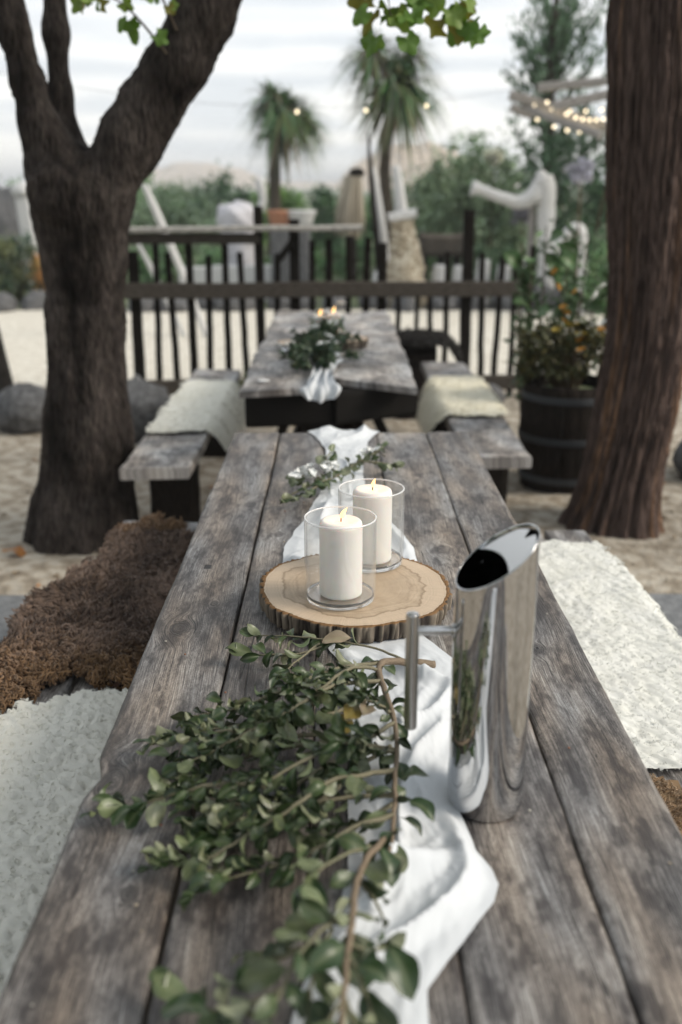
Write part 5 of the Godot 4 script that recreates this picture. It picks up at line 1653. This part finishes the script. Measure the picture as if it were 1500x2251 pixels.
func rest_of_leaves(parent: Node3D, room: Array) -> void:
	if room[1].is_empty(): return
	var st := SurfaceTool.new()
	st.begin(Mesh.PRIMITIVE_TRIANGLES)
	for l in room[1]: st.append_from(l[0], 0, l[1])
	var o := obj("leaves", st.commit(), M.leaf, parent)
	o.set_meta("kind", "stuff")

func wiggle(pts: Array, amp: float) -> Array:
	for i in range(1, pts.size() - 1): pts[i] += Vector4(rr(-amp, amp), rr(-amp, amp) * 0.6, rr(-amp, amp), 0)
	return pts

func branches() -> void:
	var dark := []
	var soft := []
	for k in 9:
		var L := 0.040 + 0.004 * (k % 3)
		dark.append(leaf_mesh(L, L * rr(0.40, 0.58), rr(0.3, 1.7), rr(0.3, 1.15), [Color(0.018, 0.036, 0.012), Color(0.032, 0.060, 0.020), Color(0.055, 0.085, 0.030)][k % 3], [Color(0.14, 0.165, 0.085), Color(0.09, 0.125, 0.055), Color(0.19, 0.205, 0.12)][k % 3], k * 1.7))
		soft.append(leaf_mesh(L * 1.12, L * rr(0.50, 0.72), rr(0.1, 0.7), rr(0.1, 0.5), [Color(0.065, 0.095, 0.038), Color(0.035, 0.065, 0.024), Color(0.10, 0.125, 0.058)][k % 3], [Color(0.19, 0.215, 0.125), Color(0.25, 0.27, 0.175), Color(0.15, 0.185, 0.09)][k % 3], k * 2.3))
	var yellow := leaf_mesh(0.05, 0.028, 0.4, 0.4, Color(0.36, 0.27, 0.07), Color(0.42, 0.36, 0.2), 4.0)
	var tan_leaf := leaf_mesh(0.05, 0.024, 0.5, 0.5, Color(0.36, 0.29, 0.2), Color(0.45, 0.38, 0.29), 5.0)
	var bark := Color(0.30, 0.225, 0.15)
	var green := Color(0.29, 0.26, 0.165)
	var a := thing("leafy_branch", "large cut leafy branch sprawling left across the table before the wood slice", "branch", Vector3(0.0, 0.78, -1.2), "cut evergreen branches on the near table")
	var mb := MB.new()
	var s1 := wiggle(curve([Vector4(0.157, 0.768, -1.458, 0.0062), Vector4(0.115, 0.78, -1.443, 0.006), Vector4(0.066, 0.795, -1.405, 0.0056), Vector4(0.070, 0.80, -1.308, 0.0042), Vector4(0.079, 0.805, -1.196, 0.0036), Vector4(0.072, 0.805, -1.085, 0.0032), Vector4(0.065, 0.805, -0.991, 0.0028), Vector4(0.057, 0.797, -0.938, 0.0024), Vector4(0.047, 0.785, -0.907, 0.0018)], 6), 0.0012)
	for i in s1.size(): s1[i] -= Vector4(a.position.x, a.position.y, a.position.z, 0)
	tube(mb, s1, 9, bark, 0.12, 90.0)
	obj("stem", mb.mesh(1), M.stem, a)
	var tw := [
		[[V(0.063, 0.80, -1.34), V(-0.006, 0.81, -1.288), V(-0.061, 0.825, -1.187), V(-0.089, 0.825, -1.161), V(-0.145, 0.81, -1.144), V(-0.207, 0.79, -1.124)], 0.30, 0.0105],
		[[V(0.077, 0.805, -1.208), V(0.026, 0.82, -1.115), V(-0.018, 0.825, -1.085), V(-0.096, 0.81, -1.042), V(-0.152, 0.785, -1.049)], 0.25, 0.0115],
		[[V(0.072, 0.805, -1.094), V(0.024, 0.82, -1.044), V(-0.005, 0.82, -1.028), V(-0.05, 0.81, -0.99), V(-0.096, 0.795, -0.971), V(-0.148, 0.78, -0.951), V(-0.186, 0.77, -0.958)], 0.30, 0.013],
		[[V(0.066, 0.805, -0.997), V(0.023, 0.81, -0.971), V(-0.022, 0.80, -0.943), V(-0.063, 0.78, -0.95)], 0.3, 0.014],
		[[V(0.066, 0.795, -1.41), V(0.012, 0.80, -1.368), V(-0.042, 0.805, -1.313), V(-0.094, 0.80, -1.278), V(-0.153, 0.785, -1.278), V(-0.212, 0.77, -1.29)], 0.35, 0.0095],
		[[V(0.066, 0.795, -1.382), V(0.023, 0.81, -1.342), V(-0.02, 0.81, -1.281), V(-0.066, 0.80, -1.242), V(-0.117, 0.78, -1.239)], 0.3, 0.0105],
		[[V(-0.088, 0.805, -1.056), V(-0.137, 0.795, -1.061), V(-0.187, 0.78, -1.067), V(-0.244, 0.77, -1.063), V(-0.272, 0.768, -1.07)], 0.2, 0.013],
		[[V(-0.089, 0.82, -1.169), V(-0.15, 0.805, -1.189), V(-0.195, 0.79, -1.202), V(-0.254, 0.77, -1.214)], 0.1, 0.0105],
		[[V(0.01, 0.78, -1.168), V(-0.048, 0.78, -1.104), V(-0.103, 0.77, -1.06), V(-0.15, 0.765, -1.021)], 0.1, 0.0105],
		[[V(0.072, 0.78, -1.19), V(0.022, 0.78, -1.135), V(-0.036, 0.775, -1.071), V(-0.078, 0.77, -1.023)], 0.2, 0.011],
		[[V(0.039, 0.78, -1.345), V(-0.028, 0.78, -1.29), V(-0.091, 0.775, -1.223), V(-0.16, 0.77, -1.162), V(-0.204, 0.768, -1.127)], 0.25, 0.0095],
		[[V(0.03, 0.785, -1.30), V(-0.03, 0.79, -1.25), V(-0.10, 0.785, -1.25), V(-0.19, 0.772, -1.245)], 0.3, 0.010],
		[[V(0.02, 0.79, -1.10), V(-0.05, 0.79, -1.02), V(-0.11, 0.775, -1.0), V(-0.165, 0.768, -1.0)], 0.3, 0.0125],
		[[V(0.078, 0.80, -1.24), V(0.052, 0.83, -1.22), V(0.03, 0.85, -1.19)], 0.2, 0.012],
		[[V(0.074, 0.80, -1.14), V(0.045, 0.83, -1.11), V(0.022, 0.842, -1.09)], 0.2, 0.013]]
	tw.append_array([
		[[V(0.080, 0.79, -1.162), V(-0.014, 0.785, -1.171), V(-0.084, 0.78, -1.158), V(-0.15, 0.77, -1.156), V(-0.205, 0.766, -1.14)], 0.15, 0.0105],
		[[V(0.07, 0.79, -1.06), V(0.0, 0.78, -1.05), V(-0.065, 0.78, -1.03), V(-0.125, 0.77, -1.025), V(-0.165, 0.765, -0.995)], 0.2, 0.0115],
		[[V(0.068, 0.795, -1.035), V(0.0, 0.78, -0.99), V(-0.072, 0.775, -0.945), V(-0.14, 0.765, -0.93)], 0.25, 0.0125],
		[[V(-0.03, 0.78, -1.22), V(-0.11, 0.78, -1.215), V(-0.185, 0.766, -1.21)], 0.1, 0.010],
		[[V(-0.05, 0.78, -1.03), V(-0.11, 0.775, -1.06), V(-0.165, 0.77, -1.08), V(-0.21, 0.766, -1.1)], 0.1, 0.011]])
	var room := [292, []]
	var s1w := []
	for p in s1: s1w.append(p + Vector4(a.position.x, a.position.y, a.position.z, 0))
	dress(a, s1w, 0.017, 0.22, dark + soft, 0.5, 0.85, room)
	for w in tw:
		var c := wiggle(curve(with_r(w[0], 0.0034, 0.0013), 5), 0.0015)
		if w[2] < 0.0135 and w[0].size() > 4:
			for i in c.size(): c[i].y += 0.014 * sin(PI * minf(1.0, 1.25 * i / c.size()))
		var local := []
		for p in c: local.append(p - Vector4(a.position.x, a.position.y, a.position.z, 0))
		mb = MB.new()
		tube(mb, local, 6, green, 0.1, 90.0)
		obj("twig", mb.mesh(1), M.stem, a)
		dress(a, c, w[2] * 0.80, w[1] * 0.4, dark + dark + soft, 0.40, 0.95, room)
		# short side shoots that end in small crowded leaves
		for k in 5:
			var q := rr(0.3, 0.95)
			var p := at_curve(c, q)
			var f := (at_curve(c, q + 0.05) - at_curve(c, q - 0.05)).normalized()
			var e := p + (f + Vector3(rr(-0.3, 0.1), rr(-0.25, 0.4), rr(-0.9, 0.9))).normalized() * rr(0.025, 0.05)
			e.y = maxf(e.y, 0.762)
			var sc := curve(with_r([p, p.lerp(e, 0.5) + Vector3(0, 0.004, 0), e], 0.0012, 0.0007), 3)
			dress(a, sc, 0.0070, 0.2, dark, 0.40, 0.75, room)
	rest_of_leaves(a, room)
	# a few turning leaves among the green
	for p in [[V(0.03, 0.825, -1.22), V(-0.3, 0.3, 0.9), yellow], [V(0.012, 0.82, -1.20), V(-0.2, 0.2, 1.0), yellow], [V(0.045, 0.82, -1.23), V(-0.1, 0.4, 0.8), tan_leaf]]:
		obj("leaf", p[2], M.leaf, a).transform = leaf_at(p[0] - a.position, p[1], 1.0, Vector3(0.2, 1, 0.3), 0.2)
	# small spray lying against the wood slice
	var c2 := thing("leafy_sprig", "short leafy sprig lying against the front of the wood slice", "sprig", Vector3(0.0, 0.78, -1.5), "cut evergreen branches on the near table")
	room = [120, []]
	for w in [[V(0.106, 0.78, -1.45), V(0.064, 0.785, -1.48), V(0.013, 0.79, -1.495), V(-0.036, 0.79, -1.51), V(-0.089, 0.785, -1.53), V(-0.142, 0.77, -1.56)], [V(-0.01, 0.785, -1.50), V(-0.06, 0.78, -1.475), V(-0.11, 0.775, -1.48), V(-0.15, 0.768, -1.49)], [V(-0.03, 0.785, -1.50), V(-0.07, 0.78, -1.44), V(-0.09, 0.77, -1.41)]]:
		var c := wiggle(curve(with_r(w, 0.0022, 0.0009), 5), 0.0012)
		var local := []
		for p in c: local.append(p - Vector4(c2.position.x, c2.position.y, c2.position.z, 0))
		mb = MB.new()
		tube(mb, local, 6, green, 0.1, 90.0)
		obj("twig", mb.mesh(1), M.stem, c2)
		dress(c2, c, 0.0095, 0.3, dark + soft, 0.6, 0.95, room)
	obj("leaf", tan_leaf, M.leaf, c2).transform = leaf_at(V(0.028, 0.80, -1.49) - c2.position, V(-1, 0.1, 0.15), 1.1, Vector3(0, 1, 0.5), 0.1)
	rest_of_leaves(c2, room)
	# nearest branch with broad pale leaves
	var b := thing("leafy_branch", "nearest leafy branch with broad pale green leaves at the picture's bottom", "branch", Vector3(0.0, 0.8, -0.8), "cut evergreen branches on the near table")
	mb = MB.new()
	var s2 := wiggle(curve([Vector4(0.058, 0.785, -0.99, 0.0034), Vector4(0.051, 0.802, -0.955, 0.0036), Vector4(0.033, 0.815, -0.909, 0.0038), Vector4(0.020, 0.825, -0.856, 0.0038), Vector4(0.013, 0.835, -0.791, 0.0036), Vector4(0.010, 0.835, -0.753, 0.0034), Vector4(0.005, 0.83, -0.702, 0.003), Vector4(-0.002, 0.82, -0.63, 0.0024), Vector4(-0.02, 0.80, -0.55, 0.0018)], 6), 0.001)
	for i in s2.size(): s2[i] -= Vector4(b.position.x, b.position.y, b.position.z, 0)
	tube(mb, s2, 9, bark, 0.12, 90.0)
	obj("stem", mb.mesh(1), M.stem, b)
	room = [280, []]
	var s2w := []
	for p in s2: s2w.append(p + Vector4(b.position.x, b.position.y, b.position.z, 0))
	dress(b, s2w, 0.022, 0.1, soft, 0.6, 1.0, room)
	for w in [
		[[V(0.035, 0.81, -0.934), V(0.006, 0.825, -0.898), V(-0.02, 0.83, -0.866), V(-0.033, 0.825, -0.842)], 0.45, 0.020],
		[[V(0.012, 0.835, -0.788), V(-0.009, 0.84, -0.775), V(-0.033, 0.84, -0.741), V(-0.049, 0.835, -0.703), V(-0.068, 0.82, -0.658)], 0.2, 0.0135],
		[[V(-0.033, 0.84, -0.741), V(-0.065, 0.82, -0.749), V(-0.095, 0.80, -0.743)], 0.2, 0.014],
		[[V(0.011, 0.835, -0.756), V(0.024, 0.83, -0.755), V(0.042, 0.815, -0.772), V(0.055, 0.80, -0.785)], 0.3, 0.015],
		[[V(-0.056, 0.83, -0.678), V(-0.091, 0.80, -0.709), V(-0.128, 0.78, -0.736), V(-0.15, 0.772, -0.758)], 0.15, 0.0125],
		[[V(0.009, 0.835, -0.741), V(0.022, 0.83, -0.714), V(0.03, 0.82, -0.685)], 0.2, 0.0125],
		[[V(-0.006, 0.83, -0.782), V(-0.022, 0.82, -0.741), V(-0.026, 0.81, -0.693)], 0.2, 0.0125],
		[[V(0.003, 0.83, -0.69), V(-0.03, 0.81, -0.65), V(-0.06, 0.79, -0.62)], 0.2, 0.014],
		[[V(0.024, 0.82, -0.86), V(0.04, 0.812, -0.84), V(0.046, 0.80, -0.82)], 0.4, 0.016],
		[[V(0.015, 0.83, -0.80), V(-0.02, 0.82, -0.80), V(-0.055, 0.80, -0.80)], 0.15, 0.013],
		[[V(-0.02, 0.83, -0.76), V(-0.055, 0.80, -0.785), V(-0.09, 0.785, -0.80)], 0.15, 0.013],
		[[V(-0.05, 0.835, -0.70), V(-0.085, 0.815, -0.70), V(-0.12, 0.79, -0.70)], 0.15, 0.0125],
		[[V(0.004, 0.83, -0.70), V(0.02, 0.815, -0.665), V(0.045, 0.80, -0.64)], 0.2, 0.013]]:
		var c := wiggle(curve(with_r(w[0], 0.0026, 0.0012), 5), 0.0012)
		var local := []
		for p in c: local.append(p - Vector4(b.position.x, b.position.y, b.position.z, 0))
		mb = MB.new()
		tube(mb, local, 6, Color(0.24, 0.235, 0.14), 0.1, 90.0)
		obj("twig", mb.mesh(1), M.stem, b)
		dress(b, c, w[2] * 1.05, w[1], soft, 0.5, 1.02, room)
	for p in [[V(-0.027, 0.832, -0.86), V(-0.05, -0.25, 1.0), 1.25, 1], [V(0.046, 0.822, -0.775), V(0.35, -0.1, 0.9), 1.2, 4], [V(0.012, 0.833, -0.78), V(0.15, -0.2, 1.0), 1.2, 7]]:
		obj("leaf", soft[p[3]], M.leaf, b).transform = leaf_at(p[0] - b.position, p[1], p[2], Vector3(0, 1, 0.35), 0.1)
	rest_of_leaves(b, room)
	# single leaves lying loose
	var one := [[V(0.106, 0.785, -1.30), V(-1, 0, -0.25), dark[1], "small dark oval leaf on the runner under the pitcher handle"], [V(0.078, 0.80, -1.08), V(0.9, 0.1, -0.35), dark[2], "round green leaf right of the branch stem on the runner"], [V(0.074, 0.80, -1.0), V(0.8, 0.0, 0.5), dark[0], "dark leaf on the runner lower right of the branch stem"], [V(0.083, 0.80, -1.035), V(0.75, 0.05, 0.65), soft[1], "long pale drooping leaf on the runner below the pitcher"]]
	for p in one:
		var o := obj("loose_leaf", p[2], M.leaf)
		o.transform = leaf_at(p[0], p[1], 0.85, Vector3(0.1, 1, 0.2), 0.15)
		tag(o, p[3], "leaf")
	# flowering sprig behind the candles
	var f := thing("flower_sprig", "small sprig of white flowers and dark leaves behind the candles", "sprig", Vector3(0.0, 0.765, -2.5))
	room = [150, []]
	var fm := flower_mesh(0.014)
	for w in [[V(-0.115, 0.768, -2.40), V(-0.06, 0.785, -2.43), V(0.0, 0.79, -2.49), V(0.05, 0.80, -2.58), V(0.10, 0.80, -2.68), V(0.13, 0.80, -2.76)], [V(-0.03, 0.785, -2.46), V(-0.08, 0.79, -2.50), V(-0.11, 0.785, -2.47)], [V(0.0, 0.79, -2.49), V(-0.03, 0.81, -2.56), V(-0.02, 0.82, -2.62)], [V(0.06, 0.80, -2.6), V(0.12, 0.79, -2.62), V(0.155, 0.775, -2.64)], [V(-0.05, 0.785, -2.42), V(-0.09, 0.775, -2.36), V(-0.12, 0.768, -2.34)]]:
		var c := wiggle(curve(with_r(w, 0.0025, 0.001), 5), 0.001)
		var local := []
		for p in c: local.append(p - Vector4(f.position.x, f.position.y, f.position.z, 0))
		mb = MB.new()
		tube(mb, local, 6, green, 0.1, 90.0)
		obj("twig", mb.mesh(1), M.stem, f)
		dress(f, c, 0.0080, 0.05, soft + dark, 0.5, 0.85, room)
	for i in 20:
		var q := rng.randf()
		var p := Vector3(lerpf(-0.12, 0.0, q), 0.80 + rr(0.0, 0.02), lerpf(-2.38, -2.52, q)) + Vector3(rr(-0.015, 0.015), 0, rr(-0.04, 0.04))
		if i > 16: p = Vector3(rr(0.07, 0.14), 0.80, rr(-2.72, -2.62))
		var o := obj("flower", fm, M.petal, f)
		o.position = p - f.position
		o.rotation = Vector3(rr(-0.3, 0.9), rr(0, 6), rr(-0.6, 0.6))
	rest_of_leaves(f, room)

# ------------------------------------------------------------------ planter and what is left
func small_things() -> void:
	var t := thing("barrel_planter", "dark half barrel planter with metal hoops left of the reddish trunk", "planter", Vector3(1.20, 0, -5.1))
	var n := 20
	for k in n:
		var a := TAU * (k + 0.5) / n
		var mb := MB.new()
		var rows := 9
		for i in rows:
			var q := float(i) / (rows - 1)
			var r := 0.215 + 0.05 * sin(PI * (q * 0.55 + 0.2)) - 0.02
			for j in 4:
				var aa := a + (-0.5 if j in [0, 3] else 0.5) * TAU / n * 0.965
				var rad := r if j < 2 else r - 0.022
				mb.vert(Vector3(cos(aa) * rad, q * 0.55 + (0.004 * nz.get_noise_1d(k * 50.0) if i == rows - 1 else 0.0), sin(aa) * rad))
		mb.lattice(0, rows, 4, true)
		for e in [0, rows - 1]:
			mb.quad(e * 4, e * 4 + 1, e * 4 + 2, e * 4 + 3)
		obj("stave", mb.mesh(1), M.barrel, t)
	for q in [0.12, 0.5, 0.88]:
		var r: float = 0.215 + 0.05 * sin(PI * (q * 0.55 + 0.2)) - 0.02
		var mb := MB.new()
		lathe(mb, [Vector2(r + 0.001, q * 0.55 - 0.018), Vector2(r + 0.004, q * 0.55 - 0.017), Vector2(r + 0.005, q * 0.55 + 0.017), Vector2(r + 0.001, q * 0.55 + 0.018)], 40, Vector3.ZERO, true)
		obj("hoop", mb.mesh(1), M.hoop, t)
	var d := MB.new()
	lathe(d, [Vector2(0.0005, 0.50), Vector2(0.12, 0.505), Vector2(0.22, 0.49), Vector2(0.22, 0.1), Vector2(0.0005, 0.1)], 24)
	obj("soil", d.mesh(1), M.soil, t)
	# bushy plant with yellow and orange flowers
	var p := thing("flowering_plant", "bushy plant with yellow and orange flowers growing in the barrel planter", "plant", Vector3(1.19, 0.5, -5.1))
	var at := []
	var cc := []
	var mb := MB.new()
	for k in 70:
		var a := rr(0, TAU)
		var r := 0.25 * sqrt(rng.randf())
		var e := Vector3(cos(a) * r - 0.02, rr(0.12, 0.36) - r * 0.25, sin(a) * r * 0.8)
		tube(mb, curve(with_r([Vector3(e.x * 0.2, -0.02, e.z * 0.2), e * 0.5 + Vector3(0, 0.03, 0), e], 0.004, 0.0015), 3), 5, Color(0.05, 0.05, 0.03))
		for i in 26:
			at.append(leaf_at(e + rand_dir() * rr(0.0, 0.045), rand_dir(), rr(0.7, 1.2)))
			cc.append((Color(0.06, 0.065, 0.02) if rng.randf() < 0.6 else Color(0.10, 0.085, 0.02)) * rr(0.5, 1.3))
	obj("stem", mb.mesh(1), M.twig, p)
	scatter("foliage", small_leaf(0.04, 0.022), M.foliage, at, cc, p)
	var fo := mat(lin(0.50, 0.25, 0.03), 0.7)
	var fy := mat(lin(0.42, 0.32, 0.05), 0.7)
	var fm := flower_mesh(0.026)
	for k in 26:
		var a := rr(0, TAU)
		var r := 0.25 * sqrt(rng.randf())
		var o := obj("flower", fm, fo if k % 3 == 0 else fy, p)
		o.position = Vector3(cos(a) * r, 0.345 - r * 0.4 + rr(-0.02, 0.03), sin(a) * r * 0.8 + 0.03)
		o.rotation = Vector3(rr(0, 0.9), rr(0, 6), rr(-0.4, 0.4))
	# tall leafy climber behind it
	var c := thing("tall_plant", "tall upright green plant with orange blooms behind the barrel planter", "plant", Vector3(1.2, 0, -5.75))
	at = []
	cc = []
	mb = MB.new()
	var big := leaf_mesh(0.16, 0.09, 0.5, 0.3, Color(0.05, 0.12, 0.03), Color(0.09, 0.16, 0.05), 1.0)
	var bm := mat(Color.WHITE, 0.5, 0.0, true)
	for k in 14:
		var x := rr(-0.16, 0.32)
		var z := rr(-0.2, 0.2)
		var h := rr(0.85, 1.3)
		tube(mb, curve(with_r([Vector3(x * 0.6, 0, z), Vector3(x, h * 0.5, z), Vector3(x + rr(-0.05, 0.05), h, z)], 0.009, 0.003), 4), 6, Color(0.06, 0.09, 0.03))
		for i in 70:
			var q := rr(0.3, 1.0)
			at.append(leaf_at(Vector3(x, h * q, z) + rand_dir() * rr(0.0, 0.07), rand_dir() + Vector3.UP * 0.3, rr(0.7, 1.4)))
			cc.append(Color(0.055, 0.105, 0.04) * rr(0.5, 1.6))
		if k < 9:
			for i in 2:
				var o := obj("leaf", big, bm, c)
				o.transform = leaf_at(Vector3(x, h * rr(0.7, 1.0), z), Vector3(rr(-1, 1), rr(0.2, 1.0), rr(0, 1)), rr(0.6, 1.1), Vector3(0, 0.5, 1), 0.6)
	obj("stem", mb.mesh(1), M.twig, c)
	scatter("foliage", small_leaf(0.055, 0.022), M.foliage, at, cc, c)
	for q in [V(0.0, 0.98, 0.2), V(0.04, 0.87, 0.22), V(0.055, 0.84, 0.22), V(-0.01, 1.06, 0.18), V(0.10, 0.95, 0.2)]:
		var o := obj("flower", fm, fo, c)
		o.position = q
		o.rotation = Vector3(rr(0.4, 1.2), rr(0, 6), 0)
	for q in [V(0.22, 0.93, 0.2), V(0.26, 0.97, 0.15), V(0.20, 0.76, 0.24), V(0.28, 0.78, 0.2)]:
		var o := obj("blossom", flower_mesh(0.035), M.petal, c)
		o.position = q
		o.rotation = Vector3(rr(0.4, 1.2), rr(0, 6), 0)
	# low plants at the fence foot and beside the left trunk
	bush("low_plant", "wispy low plant by the far left bench at the fence foot", "plant", Vector3(-0.62, 0, -7.0), Vector3(0.14, 0.14, 0.14), [Color(0.10, 0.10, 0.06), Color(0.06, 0.07, 0.04)], 26, 14, 0.03, 0.05)
	bush("low_plant", "thin dry plant close left of the left trunk in the yard", "plant", Vector3(-1.78, 0, -6.9), Vector3(0.13, 0.36, 0.13), [Color(0.17, 0.16, 0.11), Color(0.12, 0.12, 0.07)], 30, 16, 0.035, 0.06)
	# crumbs on the table
	var at2 := []
	var cc2 := []
	for i in 60:
		at2.append(Transform3D(Basis(Vector3.UP, rr(0, 6)).scaled_local(Vector3.ONE * rr(0.5, 1.2)), Vector3(rr(-0.31, 0.40), 0.7525, rr(-2.9, -0.7))))
		cc2.append([Color(0.42, 0.36, 0.27), Color(0.32, 0.15, 0.09), Color(0.5, 0.48, 0.42)][i % 3])
	tag(scatter("crumbs", boulder(Vector3(0.0022, 0.001, 0.0016), 2.0), M.litter, at2, cc2), "tiny bits of dry petal and seed strewn on the near table")
